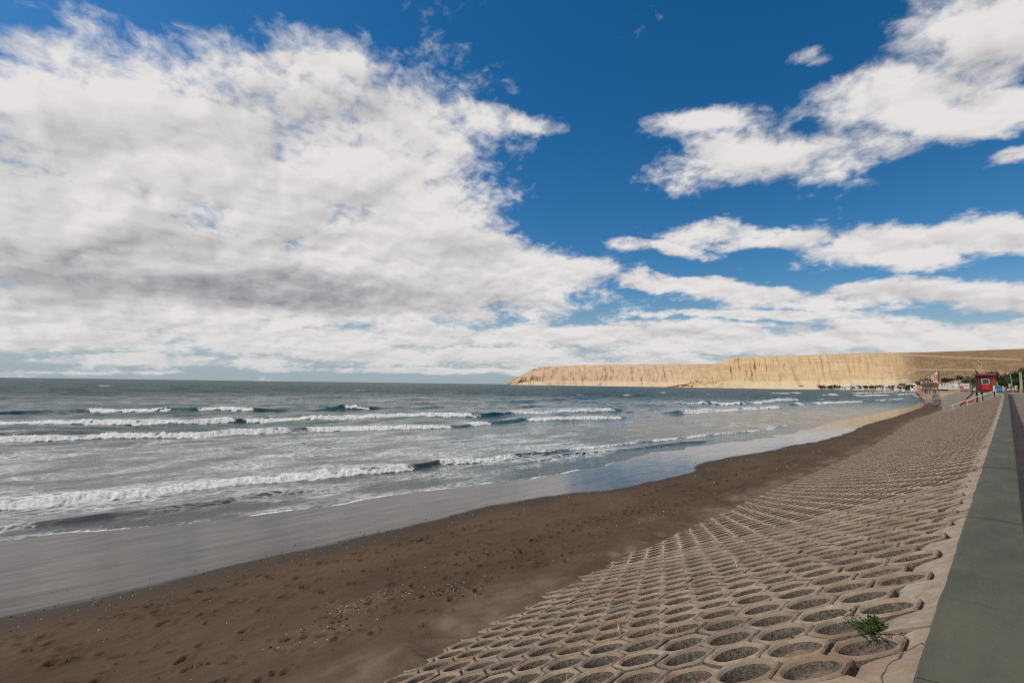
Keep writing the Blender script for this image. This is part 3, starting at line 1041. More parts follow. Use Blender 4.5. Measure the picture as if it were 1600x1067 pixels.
for (vis, d, r, j, y) in cells:
    o, e, nv = frame(j, y)
    toe_j = float(j_at_z(z_toe(y) - rise(y)))
    sunk = rng.normal(0, 0.005) - (0.02 if rng.random() < 0.04 else 0)
    o = o + nv * (sunk - 0.0) + e * rng.normal(0, 0.004) + np.array([0, rng.normal(0, 0.004), 0])
    tilt = Matrix.Rotation(rng.normal(0, 0.010), 4, 'X') @ Matrix.Rotation(rng.normal(0, 0.010), 4, 'Y') @ Matrix.Rotation(rng.normal(0, 0.02), 4, 'Z')
    B = Matrix(((e[0], 0, nv[0], o[0]), (e[1], 1, nv[1], o[1]), (e[2], 0, nv[2], o[2]), (0, 0, 0, 1)))
    # keep it right-handed: x down the slope, y along the wall, z outwards
    if B.to_3x3().determinant() < 0:
        B = Matrix(((e[0], 0, nv[0], o[0]), (e[1], -1, nv[1], o[1]), (e[2], 0, nv[2], o[2]), (0, 0, 0, 1)))
    B = B @ tilt
    if vis and n_ind < 300:
        top = j < 0.6
        vi = int(rng.choice([8, 9, 10, 11, 3])) if (top and rng.random() < 0.75) else (int(rng.integers(8, 12)) if j > toe_j - 1.5 else int(rng.integers(0, 9)))
        b = new_obj('hexagonal_block', variants[vi], parent=revet)
        b.matrix_world = B
        n_ind += 1
    else:
        L = lod1 if d < 26 else lod2
        V_, F_, MI = L[int(rng.integers(0, len(L)))]
        Bn = np.array(B)
        W_ = V_ @ Bn[:3, :3].T + Bn[:3, 3]
        stuff_v.append(W_)
        stuff_f += [tuple(q + off_ for q in f) for f in F_]
        stuff_m += MI
        stuff_t.append(np.full(len(V_), rng.random()))
        off_ += len(V_)
me = raw_mesh('hexagonal_blocks', np.concatenate(stuff_v), stuff_f, BM, False, stuff_m)
a = me.attributes.new('tone', 'FLOAT', 'POINT')
a.data.foreach_set('value', np.concatenate(stuff_t).astype(np.float32))
new_obj('hexagonal_blocks', me, revet, kind='stuff')

# bed under the blocks; beyond the built blocks its own surface shows, roughened by the same holes
def far_slope_mat():
    m, n = material('far_block_slope')
    p = n.pos
    a = n.noise(p, 1.1, 6, 0.65)
    b = n.noise(n.mapping(p, scale=(1.0, 0.5, 1.0)), 0.22, 5, 0.6)
    v = n.voronoi(p, 2.2, rnd=0.6)
    c = n.mix(n.maprange(a, 0.3, 0.7), (0.150, 0.118, 0.090), (0.215, 0.172, 0.134))
    c = n.mix(n.math('MULTIPLY', n.maprange(b, 0.5, 0.7), 0.5), c, (0.085, 0.063, 0.047))
    c = n.mix(n.math('MULTIPLY', n.maprange(v, 0.40, 0.15), 0.45), c, (0.06, 0.045, 0.034))
    n.put(n.b.inputs['Base Color'], c)
    n.b.inputs['Roughness'].default_value = 0.95
    n.put(n.b.inputs['Normal'], bump(n, n.math('SUBTRACT', n.math('MULTIPLY', a, 0.5), v), 0.6, 0.12))
    return m


M['far_slope'] = far_slope_mat()
YB = Y0 + 235 * ROW + 0.25
yb = np.arange(-6.0, YB + 0.01, 0.8)
jb = np.linspace(-0.9, 26, 40)
YG, JG = np.meshgrid(yb, jb, indexing='ij')
xg, zg = rev_pt(JG, YG)
th = S0 + CV * JG
xg = xg + np.sin(th) * 0.175
zg = zg - np.cos(th) * 0.175
new_obj('bed', grid_mesh('bed', np.stack([xg, YG, zg], -1), M['earth'], True), revet, kind='stuff')
yb = np.concatenate([np.arange(YB, 120, 1.0), np.arange(120, 262, 3.0)])
jb = np.concatenate([np.linspace(-0.35, 22, 46), np.linspace(23, 32, 8)])
YG, JG = np.meshgrid(yb, jb, indexing='ij')
xg, zg = rev_pt(JG, YG)
zg = zg + 0.05 * fbm(xg * 0.9, YG * 0.9, 3)
new_obj('far_blocks', grid_mesh('far_blocks', np.stack([xg, YG, zg], -1), M['far_slope'], True), revet, kind='stuff')

# ------------------------------------------------------------------ concrete kerb strip between blocks and sea wall
def strip_slab(r0, r1, gap):
    """slab over block rows r0..r1: toothed edge against the blocks, straight edge under the wall"""
    mb = MB()
    hexr = P / math.sqrt(3)
    pts = []                                    # toothed edge from low y to high y, (j, y)
    for r in range(r0, r1 + 1):
        yc = Y0 + r * ROW
        jc = -0.5 if r % 2 else 0.0
        g = 0.085 + 0.025 * math.sin(r * 2.3)
        # the block's three wall-side corners
        pts.append((jc - 0.5 - g * (0.5 if r % 2 else 1.0) / P * 0.5, yc - hexr * 0.5 + 0.02))
        pts.append((jc - 0.5 - g * (0.5 if r % 2 else 1.0) / P * 0.5, yc + hexr * 0.5 - 0.02))
    ylo, yhi = Y0 + r0 * ROW - hexr * 0.62 + gap, Y0 + r1 * ROW + hexr * 0.62 - gap
    ylo, yhi = Y0 + (r0 - 0.5) * ROW + gap, Y0 + (r1 + 0.5) * ROW - gap
    pts = [(pts[0][0] + 0.1, ylo)] + pts + [(pts[-1][0] + 0.1, yhi)]
    n = len(pts)
    # densify, with worn noise
    dense = []
    for a in range(n - 1):
        (ja, ya), (jb_, yb_) = pts[a], pts[a + 1]
        for t in np.linspace(0, 1, 5, endpoint=False):
            dense.append((ja + (jb_ - ja) * t + 0.03 * vnoise(np.array(a * 3.1 + t * 4), np.array(r0 * 1.7)), ya + (yb_ - ya) * t))
    dense.append(pts[-1])
    dense = [(float(a), min(max(float(b), ylo), yhi)) for a, b in dense]
    cols = 7
    rows = []
    for (j_, y_) in dense:
        xs_, zs_ = rev_pt(j_, y_)
        xe = WL + 0.02 + float(xoff(y_))
        ze = float(rise(y_)) - 1.56
        zs_ = float(zs_) - 0.034
        row = []
        for k in range(cols):
            t = k / (cols - 1)
            x = float(xs_) + (xe - float(xs_)) * t
            z = zs_ + (ze - zs_) * (t ** 0.85)
            z += 0.010 * float(fbm(np.array(x * 3.0), np.array(y_ * 3.0), 3)) - (0.012 if k == 0 else 0)
            row.append((x, y_, z))
        rows.append(row)
    V_ = [p for row in rows for p in row]
    m_ = len(rows)
    F_ = []
    for a in range(m_ - 1):
        for k in range(cols - 1):
            F_.append((a * cols + k, a * cols + k + 1, (a + 1) * cols + k + 1, (a + 1) * cols + k))
    base = len(V_)
    loop = [a * cols for a in range(m_)] + [(m_ - 1) * cols + k for k in range(1, cols)] + [a * cols + cols - 1 for a in range(m_ - 2, -1, -1)] + [k for k in range(cols - 2, 0, -1)]
    for q in loop:
        V_.append((V_[q][0] + (0.0), V_[q][1], V_[q][2] - 0.19))
    for i in range(len(loop)):
        a, b = loop[i], loop[(i + 1) % len(loop)]
        F_.append((a, b, base + (i + 1) % len(loop), base + i))
    return raw_mesh('strip_slab', V_, F_, M['strip'])


strip = new_obj('kerb_strip', None, kind='structure')
r = -12
k = 0
while r < 590:
    n_ = 3 + (k % 2) if r < 60 else 12
    new_obj('strip_slab', strip_slab(r, r + n_ - 1, 0.006), strip)
    r += n_
    k += 1

# ------------------------------------------------------------------ sea wall with painted cap
wall = thing('sea_wall', 'low grey-green painted concrete sea wall running along the top of the block slope', 'wall', (0, 0, 0))
JOINTS = [-7, -4.6, -2.8, -1.0, 0.8, 2.3, 3.6, 5.42, 7.25, 9.05, 10.9, 12.7, 14.5, 16.3, 18.2, 20]
while JOINTS[-1] < 255:
    JOINTS.append(JOINTS[-1] * 1.0 + (1.85 if JOINTS[-1] < 45 else 6.0 if JOINTS[-1] < 130 else 10.0))
rng = np.random.default_rng(3)
for a, b in zip(JOINTS[:-1], JOINTS[1:]):
    n_ = max(2, int((b - a) / (0.09 if a < 8 else 0.3))) if a < 25 else 3
    ysq = np.linspace(a + 0.004, b - 0.004, n_ + 1)
    lift = rng.normal(0, 0.0025)
    V_, F_ = [], []
    bev = 0.014
    for y_ in ysq:
        xo = float(xoff(y_)) + 0.006 * float(vnoise(np.array(y_ * 0.8), np.array(0.0)))
        zt = WTOP + float(rise(y_)) + lift + 0.004 * float(vnoise(np.array(y_ * 1.5), np.array(4.0)))
        chip = 0.007 * float(fbm(np.array(y_ * 4.0), np.array(2.0), 3)) + 0.016 * max(0.0, float(vnoise(np.array(y_ * 2.6), np.array(8.0))) - 0.22)
        wl, wr = WL + xo + chip, WR + xo
        cr = 0.005
        sec = [(wl + 0.012, zt - 0.75), (wl + 0.012, zt - 0.06), (wl, zt - 0.055), (wl, zt - bev), (wl + bev * 0.7, zt - 0.002), (wl + 0.08, zt + cr), ((wl + wr) / 2, zt + cr * 1.4), (wr - 0.08, zt + cr),
               (wr - bev * 0.7, zt - 0.002), (wr, zt - bev), (wr, zt - 0.055), (wr - 0.012, zt - 0.06), (wr - 0.012, zt - 0.75)]
        V_ += [(x, y_, z) for x, z in sec]
    m_ = 13
    for q in range(n_):
        for k in range(m_ - 1):
            F_.append((q * m_ + k, q * m_ + k + 1, (q + 1) * m_ + k + 1, (q + 1) * m_ + k))
        F_.append((q * m_ + m_ - 1, q * m_, (q + 1) * m_, (q + 1) * m_ + m_ - 1))
    F_.append(tuple(range(m_))[::-1])
    F_.append(tuple(n_ * m_ + k for k in range(m_)))
    F_ = [tuple(reversed(f)) for f in F_]
    new_obj('wall_section', raw_mesh('wall_section', V_, F_, M['cap']), wall)

# ------------------------------------------------------------------ promenade
yb = np.concatenate([np.arange(-40, 30, 2.0), np.arange(30, 262, 4.0)])
tb = np.concatenate([[0, 1.2, 2.5], np.linspace(4, 60, 15)])
YG, TG = np.meshgrid(yb, tb, indexing='ij')
xg = WR - 0.012 + TG + xoff(YG)
zg = rise(YG) - 1.65 - 0.008 * TG
promenade = new_obj('promenade', grid_mesh('promenade', np.stack([xg, YG, zg], -1), M['asphalt'], True), kind='structure')

# ------------------------------------------------------------------ cliffs and hills
def land(name, mat, table, layers, gully, relief, seedx, n_u, n_v, tracks=()):
    """table rows: pixel column, foot distance, rim distance, rim pixel height, scrub, steepness
    built as one sheet of ground: foot, slope, rim, then the plateau behind"""
    T = np.array(table, float)
    px_ = np.linspace(T[0, 0], T[-1, 0], n_u)
    col = [np.interp(px_, T[:, 0], T[:, k]) for k in range(T.shape[1])]
    dirs = np.array([ray(x, 606) for x in px_])
    b = dirs[:, :2] / np.linalg.norm(dirs[:, :2], axis=1)[:, None]
    foot, rim = col[1], col[2]
    rimdir = np.array([ray(x, y) for x, y in zip(px_, col[3])])
    H = rim * rimdir[:, 2] / np.linalg.norm(rimdir[:, :2], axis=1) - SEA
    v = np.linspace(0, 1, n_v)
    arc = np.concatenate([[0], np.cumsum(np.hypot(*np.diff(b * foot[:, None], axis=0).T))])
    st = col[5][:, None]
    hv = np.array([np.interp(v, *layers(s)) for s in col[5]])
    hgt = H[:, None] * hv
    dist = foot[:, None] + (rim - foot)[:, None] * v[None]
    A_ = arc[:, None] + 0 * v[None]
    ridg = 1 - np.abs(2 * fbm(A_ / gully + 0.55 * v[None], 0.9 * v[None] + seedx, 4, 0.55))
    ridg2 = 1 - np.abs(2 * fbm(A_ / (gully * 0.32) + 1.0 * v[None], 1.6 * v[None] + seedx + 3, 3, 0.55))
    env = np.sin(np.clip(v, 0, 1) * math.pi) ** 0.6
    lowv = (0.72 + 0.28 * (1 - sstep(0.08, 0.42, v)))[None]
    dist = dist - relief * env[None] * lowv * ((ridg - 0.7) * 0.9 + (ridg2 - 0.7) * 0.6) * col[5][:, None] ** 0.5
    hgt = hgt + 0.012 * H[:, None] * fbm(A_ / (gully * 0.6), v[None] * 3 + seedx, 4) * env[None]
    X_ = b[:, 0:1] * dist
    Y_ = b[:, 1:2] * dist
    Z_ = SEA + hgt
    tr = np.zeros_like(Z_)
    # plateau behind the rim
    k_ = 8
    pd = np.linspace(0.03, 1.0, k_)[None] * 2600
    Xp = b[:, 0:1] * (rim[:, None] + pd)
    Yp = b[:, 1:2] * (rim[:, None] + pd)
    Zp = SEA + H[:, None] * np.ones((1, k_)) - 0.02 * pd
    px2 = px_[:, None] + 0 * v[None]
    # tracks: given as photographed points on the surface
    zc_ = X_ * FW[0] + Y_ * FW[1] + Z_ * FW[2]
    py2 = 533.5 - F_PX * (X_ * UP[0] + Y_ * UP[1] + Z_ * UP[2]) / zc_
    for pts, wd in tracks:
        pts = np.array(pts)
        yl = np.interp(px2, pts[:, 0], pts[:, 1], left=-999, right=-999)
        tr = np.maximum(tr, np.exp(-((py2 - yl) / wd) ** 2))
    X_, Y_, Z_ = (np.concatenate(p, 1) for p in ((X_, Xp), (Y_, Yp), (Z_, Zp)))
    z0_ = np.zeros((n_u, k_))
    at = {'height': np.concatenate([hv, z0_ + 1], 1), 'scrub': np.concatenate([col[4][:, None] + 0 * v[None], z0_ + 0.9], 1), 'track': np.concatenate([tr, z0_], 1)}
    return new_obj(name, grid_mesh(name, np.stack([X_, Y_, Z_], -1), mat, True, at), kind='structure')


def cliff_layers(s):
    # s=1: sea cliff with a white foot, bench and long upper face; s=0: rounded hillside
    a = ([0, .03, .10, .13, .22, .26, .62, .80, .92, 1.0], [0, .06, .19, .205, .235, .30, .72, .88, .965, 1.0])
    bq = ([0, .1, .3, .5, .7, .85, 1.0], [0, .06, .26, .50, .74, .89, 1.0])
    vv = np.linspace(0, 1, 40)
    return vv, s * np.interp(vv, *a) + (1 - s) * np.interp(vv, *bq)


land('headland', M['headland'],
     [(786, 4700, 4702, 603.5, 0, 1), (790, 4500, 4510, 602.0, 0, 1), (798, 4400, 4440, 595.5, 0, 1), (814, 4250, 4330, 586, 0, 1), (832, 4100, 4230, 576.8, 0, 1), (850, 3980, 4130, 573.2, 0, 1),
      (900, 3800, 4000, 570.4, 0, 1), (990, 3500, 3760, 569.3, .05, 1), (1045, 3350, 3700, 569.0, .25, .8), (1100, 3150, 3650, 568.7, .45, .7), (1165, 3000, 3600, 568.0, .5, .7)],
     cliff_layers, 180, 52, 2.0, 620, 60)
land('bluff', M['bluff'],
     [(1040, 3000, 3003, 604.8, 0, 1), (1075, 2850, 2890, 599, 0, 1), (1098, 2720, 2800, 588.5, 0, 1), (1118, 2600, 2720, 576.5, 0, 1), (1131, 2500, 2650, 565.5, 0, 1), (1143, 2440, 2620, 559.2, 0, 1),
      (1200, 2250, 2520, 556.4, .0, 1), (1260, 2100, 2500, 554.6, .05, .8), (1310, 1950, 2500, 552.8, .15, .6), (1360, 1800, 2520, 551.3, .3, .4), (1400, 1650, 2560, 550.7, .42, .25),
      (1440, 1500, 2600, 550.5, .75, .1), (1500, 1350, 2650, 548.5, .8, .05), (1600, 1200, 2700, 545.0, .75, .05), (1760, 1100, 2700, 541, .7, .05)],
     cliff_layers, 105, 54, 7.0, 620, 70,
     tracks=[([(1395, 551.5), (1440, 555.5), (1500, 558.5), (1600, 562)], 0.9), ([(1360, 569), (1400, 573), (1440, 577), (1500, 577.6), (1540, 579), (1570, 582.5), (1600, 586)], 0.8), ([(1250, 566), (1330, 565), (1420, 572)], 0.9)])

# flat town ground at the head of the bay, with its strip of beach
px_ = np.linspace(1150, 1900, 320)
rows = []
for x in px_:
    d = ray(x, 606)
    b = d[:2] / np.linalg.norm(d[:2])
    near_d = np.interp(x, [1150, 1230, 1300, 1380, 1425, 1433, 1437, 1441, 1450, 1470, 1480, 1560, 1900], [2450, 2180, 1950, 1650, 1350, 900, 600, 320, 300, 262, 258, 256, 256])
    far_d = np.interp(x, [1150, 1200, 1310, 1440, 1600, 1900], [2480, 2300, 2000, 1560, 1260, 1150])
    t = np.linspace(0, 1, 14) ** 2.6
    dd = near_d + (max(far_d, near_d + 30) - near_d) * t
    zz_ = np.interp(dd - near_d, [0, 12, 40, 120, 2000], [SEA - 0.25, SEA + 0.15, SEA + 0.6 if x > 1437 else -2.0, SEA + 1.2 if x > 1437 else -0.9, -0.5])
    if x > 1467:
        zz_ = np.interp(dd - near_d, [0, 10, 60, 3000], [SEA - 0.3, -0.9, -0.72, -0.5])
    rows.append(np.stack([b[0] * dd, b[1] * dd, zz_], -1))
town_ground = new_obj('town_ground', grid_mesh('town_ground', np.array(rows), M['town_earth'], True), kind='structure')

# ------------------------------------------------------------------ things
def at(px_, py_, dist):
    """point at a horizontal distance along the bearing of a photographed point"""
    d = ray(px_, py_)
    return d * (dist / math.hypot(d[0], d[1]))


def paint(name, col, rough=0.6, var=0.10, scale=2.0, **k):
    M[name] = plain(name, col, rough, var, scale, **k)
    return M[name]


paint('white_paint', (0.56, 0.54, 0.49), 0.5)
paint('hut_red', (0.20, 0.020, 0.012), 0.6, 0.2)
paint('hut_maroon', (0.10, 0.016, 0.010), 0.65, 0.25)
paint('hut_orange_red', (0.25, 0.040, 0.016), 0.6, 0.2)
paint('hut_bright_red', (0.50, 0.008, 0.010), 0.45, 0.1)
paint('dark_timber', (0.050, 0.034, 0.026), 0.8, 0.3)
paint('glass_dark', (0.03, 0.045, 0.06), 0.1, 0.1)
paint('bin_blue', (0.012, 0.15, 0.40), 0.45)
paint('pale_green_paint', (0.42, 0.55, 0.42), 0.6)
paint('lamp_grey', (0.30, 0.36, 0.34), 0.5)
paint('pole_pale', (0.36, 0.34, 0.25), 0.8, 0.2)
paint('brick_orange', (0.42, 0.13, 0.065), 0.85, 0.2, 0.6)
paint('roof_red', (0.36, 0.085, 0.06), 0.8, 0.2, 0.3)
paint('roof_brown', (0.085, 0.045, 0.038), 0.8, 0.25, 0.3)
paint('cream_wall', (0.58, 0.50, 0.36), 0.8, 0.12, 0.3)
paint('white_wall', (0.62, 0.60, 0.55), 0.8, 0.12, 0.3)
paint('pink_wall', (0.60, 0.30, 0.28), 0.8, 0.12, 0.3)
paint('mural_pink', (0.50, 0.11, 0.13), 0.8, 0.12, 0.2)
paint('yellow_wall', (0.62, 0.42, 0.10), 0.8, 0.12, 0.3)
paint('orange_wall', (0.58, 0.22, 0.05), 0.8, 0.12, 0.3)
paint('green_wall', (0.16, 0.27, 0.17), 0.8, 0.12, 0.3)
paint('mauve_wall', (0.36, 0.22, 0.24), 0.8, 0.12, 0.3)
paint('teal_cloth', (0.08, 0.28, 0.36), 0.8)
paint('tower_brown', (0.12, 0.06, 0.035), 0.8, 0.12, 0.3)
paint('boulder_rock', (0.13, 0.115, 0.11), 0.9, 0.4, 1.3, bmp=0.8, bscale=6)
paint('pink_stone', (0.52, 0.33, 0.25), 0.9, 0.25, 1.5, bmp=0.6, bscale=5)
paint('kayak_red', (0.50, 0.035, 0.045), 0.5)
paint('rail_yellow', (0.50, 0.40, 0.24), 0.6)
paint('trunk_grey', (0.24, 0.215, 0.19), 0.9, 0.25, 6)
paint('bark', (0.085, 0.060, 0.042), 0.9, 0.3, 6)
paint('dark_stone_wall', (0.085, 0.080, 0.066), 0.9, 0.25, 1.0)
paint('straw', (0.50, 0.38, 0.20), 0.8, 0.3, 30)
paint('shell_white', (0.72, 0.66, 0.58), 0.6, 0.15, 20)
paint('shell_tan', (0.42, 0.30, 0.20), 0.7, 0.2, 20)
paint('pebble_dark', (0.035, 0.030, 0.027), 0.8, 0.3, 20)
paint('weed_wrack', (0.028, 0.019, 0.012), 0.85, 0.4, 30)


def leaf_mat(name, c1, c2):
    m, n = material(name)
    f = n.noise(n.objc, 1.2, 3, 0.6)
    g = obj_random(n)
    c = n.mix(n.maprange(f, 0.35, 0.65), c1, c2)
    c = n.vmath('SCALE', c, scale=n.math('ADD', 0.75, n.math('MULTIPLY', g, 0.5)))
    n.put(n.b.inputs['Base Color'], c)
    n.b.inputs['Roughness'].default_value = 0.7
    n.b.inputs['Specular IOR Level'].default_value = 0.25
    M[name] = m


leaf_mat('leaf_dark', (0.022, 0.040, 0.016), (0.052, 0.075, 0.028))
leaf_mat('leaf_palm', (0.030, 0.060, 0.020), (0.070, 0.105, 0.035))
leaf_mat('leaf_weed', (0.040, 0.075, 0.018), (0.085, 0.120, 0.034))


def crown_mesh(seed, n_, rx_, rz_, leaf):
    r_ = np.random.default_rng(seed)
    V_, F_ = [], []
    lobes = [(r_.normal(0, 0.45, 3) * (rx_, rx_, rz_ * 0.8), r_.uniform(0.45, 0.75)) for _ in range(7)]
    for i in range(n_):
        c_, s_ = lobes[i % 7]
        d = r_.normal(0, 1, 3)
        d /= np.linalg.norm(d)
        p = c_ + d * (rx_ * s_, rx_ * s_, rz_ * s_) * r_.uniform(0.6, 1.05)
        a, b = r_.normal(0, 1, 3), r_.normal(0, 1, 3)
        a = a / np.linalg.norm(a) * leaf * r_.uniform(0.6, 1.4)
        b = b / np.linalg.norm(b) * leaf * r_.uniform(0.4, 0.9)
        o = len(V_)
        V_ += [p - a, p + b, p + a, p - b]
        F_.append((o, o + 1, o + 2, o + 3))
    return raw_mesh('crown', V_, F_, M['leaf_dark'])


CROWNS = [crown_mesh(300 + i, 420, 1.0, 0.85, 0.20) for i in range(5)]


def trunk_mesh():
    mb = MB()
    mb.tube([(0, 0, -0.6), (0.02, 0, 0.4), (-0.03, 0.02, 1.1)], [0.085, 0.07, 0.04], 6)
    mb.tube([(0, 0, 0.5), (0.28, 0.1, 1.0)], [0.05, 0.02], 5)
    mb.tube([(0, 0, 0.6), (-0.25, -0.14, 1.05)], [0.045, 0.02], 5)
    return mb.mesh('trunk', M['bark'])


TRUNK = trunk_mesh()
rng = np.random.default_rng(77)


def tree(p, wd, ht, label, group, k=None, sink=0.0):
    t = thing('tree', label, 'tree', p, rng.uniform(0, 6), group)
    tr_ = new_obj('trunk', TRUNK, t)
    tr_.scale = (wd * 0.5, wd * 0.5, ht * 0.5)
    cr_ = new_obj('crown', CROWNS[int(rng.integers(0, 5)) if k is None else k], t)
    cr_.location = (0, 0, ht * 0.60)
    cr_.scale = (wd * 0.42, wd * 0.42, ht * 0.40)
    return t


# --- lifeguard hut on posts above the block slope
HD = 122.0
hc = at(1541, 611, HD)
HZ_ = hc[2]
hut = thing('lifeguard_hut', 'red wooden lifeguard hut on posts above the block slope', 'hut', (hc[0], hc[1], HZ_))
HW, HH, HDp = 2.55, 2.75, 2.4
g0 = lambda x: float(np.interp(-(x + hc[0]), -_PX[::1], _PZ)) + 1.0 - HZ_     # ground under the hut, local
MB().box((-0.30, 0, -0.09), (HW + 1.0, HDp + 0.5, 0.18)).obj('deck', M['dark_timber'], hut, 0.02)
for i in range(9):                                                          # upright boards of the front wall
    bw = HW / 9
    x_ = -HW / 2 + (i + 0.5) * bw
    if 3 <= i <= 5:
        continue
    mm = M['hut_maroon'] if i < 3 else M['hut_orange_red'] if i > 6 else M['hut_red']
    MB().box((x_, -HDp / 2 + (0.012 if i % 2 else 0), HH / 2), (bw - 0.02, 0.07, HH)).obj('board', mm, hut)
MB().box((-HW / 2 + 0.035, 0.06, HH / 2), (0.07, HDp - 0.16, HH)).obj('side_wall', M['hut_maroon'], hut)
MB().box((HW / 2 - 0.035, 0.06, HH / 2), (0.07, HDp - 0.16, HH)).obj('side_wall', M['hut_orange_red'], hut)
MB().box((0, HDp / 2 - 0.03, HH / 2), (HW - 0.15, 0.06, HH)).obj('rear_wall', M['hut_red'], hut)
MB().box((0, -HDp / 2, 2.46), (HW / 3 - 0.02, 0.07, 0.58)).obj('lintel', M['hut_maroon'], hut)
MB().box((0.02, -HDp / 2 - 0.03, 0.72), (0.90, 0.10, 1.0), 0).obj('hatch_panel', M['hut_bright_red'], hut, 0.015, label='bright red panel below the window')
MB().box((0, -HDp / 2 + 0.02, 0.10), (HW / 3 - 0.02, 0.06, 0.2)).obj('sill_board', M['hut_maroon'], hut)
win = MB()
for (cx_, cz_, wx_, wz_) in ((0, 2.12, 0.98, 0.07), (0, 1.28, 0.98, 0.06), (-0.45, 1.70, 0.10, 0.76), (0.45, 1.70, 0.10, 0.76)):
    win.box((cx_ + 0.02, -HDp / 2 - 0.04, cz_), (wx_, 0.12, wz_))
wf = win.obj('window', M['white_paint'], hut)
MB().box((0.02, -HDp / 2 + 0.005, 1.70), (0.82, 0.02, 0.75)).obj('pane', M['glass_dark'], wf)
MB().add([(-HW / 2 - 0.35, -HDp / 2 - 0.4, HH - 0.02), (HW / 2 + 0.15, -HDp / 2 - 0.4, HH - 0.02), (HW / 2 + 0.15, HDp / 2 + 0.2, HH + 0.28), (-HW / 2 - 0.35, HDp / 2 + 0.2, HH + 0.28),
          (-HW / 2 - 0.35, -HDp / 2 - 0.4, HH + 0.12), (HW / 2 + 0.15, -HDp / 2 - 0.4, HH + 0.12), (HW / 2 + 0.15, HDp / 2 + 0.2, HH + 0.42), (-HW / 2 - 0.35, HDp / 2 + 0.2, HH + 0.42)],
         [(3, 2, 1, 0), (4, 5, 6, 7), (0, 1, 5, 4), (1, 2, 6, 5), (2, 3, 7, 6), (3, 0, 4, 7)]).obj('roof', M['hut_red'], hut)
for (x_, y_) in ((-1.25, -1.1), (-0.55, -1.1), (1.05, -1.1), (-1.25, 1.1), (1.05, 1.1)):
    zb = g0(x_) - 0.3
    MB().box((x_, y_, (zb - 0.18) / 2), (0.17 if x_ != -0.55 else 0.30, 0.17, -0.18 - zb)).obj('post', M['dark_timber'], hut)
br = MB()
q1 = at(1500, 633, HD - 3.0)
br.tube([(-1.6, -1.25, -0.16), (q1[0] - hc[0], q1[1] - hc[1], q1[2] - HZ_ - 0.1)], 0.12, 6)
br.obj('brace', M['dark_timber'], hut)
rl = MB()
for x_ in (-1.75, -1.42):
    rl.tube([(x_, -1.3, 0.0), (x_, -1.3, 1.0)], 0.03, 6)
rl.tube([(-1.75, -1.3, 1.0), (-1.3, -1.3, 1.0)], 0.03, 6)
rl.obj('railing', M['dark_timber'], hut)
# flag mast on the hut roof
fl = thing('flag', 'dark flag hanging from a short mast on the roof of the red hut', 'flag', (hc[0] - 1.1, hc[1] - 1.0, HZ_ + HH + 0.1))
MB().tube([(0, 0, -0.05), (-0.12, 0, 1.15)], 0.03, 6).obj('mast', M['dark_timber'], fl)
fp = [(-0.10, 0, 0.95), (0.05, 0.03, 0.75), (0.28, 0.0, 0.30), (0.55, -0.04, 0.02), (0.18, 0.03, 0.12), (-0.02, 0, 0.22)]
MB().add([(x, y - 0.012, z) for x, y, z in fp] + [(x, y + 0.012, z) for x, y, z in fp],
         [tuple(range(6)), tuple(range(6, 12))[::-1]] + [(i, i + 6, (i + 1) % 6 + 6, (i + 1) % 6) for i in range(6)]).obj('cloth', M['pebble_dark'], fl)
bd = thing('bundle', 'white bundle lying at the sea end of the red hut deck', 'bundle', (hc[0] - 1.45, hc[1] - 0.6, HZ_))
mb = MB()
mb.box((0, 0, 0.16), (0.45, 0.5, 0.32))
mb.box((0.04, 0.0, 0.42), (0.34, 0.4, 0.2), 0.3)
mb.obj('cloth', M['white_paint'], bd, 0.06)

# --- handrails running down the slope
def handrail(pxs, top, yy, hgt, mat, label, group, r_=0.055):
    pts = [hit_y(x, y, yy) for x, y in pxs]
    t = thing('handrail', label, 'handrail', tuple(pts[-1]), 0, group)
    L = lambda p, dz_=0.0: (p[0] - pts[-1][0], p[1] - pts[-1][1], p[2] - pts[-1][2] + dz_)
    a, b = hit_y(*top[0], yy), hit_y(*top[1], yy)
    mb = MB()
    mb.tube([L(a, -0.10), L(a), L(b), L(b, -0.15)], r_, 8)
    mb.obj('rail', mat, t, smooth=False)
    for p in pts:
        k = (p[0] - a[0]) / (b[0] - a[0])
        zt = a[2] + (b[2] - a[2]) * k
        MB().tube([L(p, -0.35), (p[0] - pts[-1][0], p[1] - pts[-1][1], zt - pts[-1][2])], r_ * 0.95, 8).obj('post', mat, t)
    return t


handrail([(1489.5, 640.3), (1511.6, 632.8), (1533.6, 625.8), (1556.3, 618.8)], [(1485.3, 634.2), (1557.0, 609.6)], 116.0, 0.7, M['white_paint'],
         'white tubular handrail running down the block slope in front of the red hut', None)
handrail([(1474.5, 622.0), (1487, 617.0), (1497.5, 613.0)], [(1471, 620.5), (1503.5, 608.6)], 190.0, 0.7, M['rail_yellow'],
         'yellowish handrail on the far slope between the boulders and the red hut', None, 0.06)

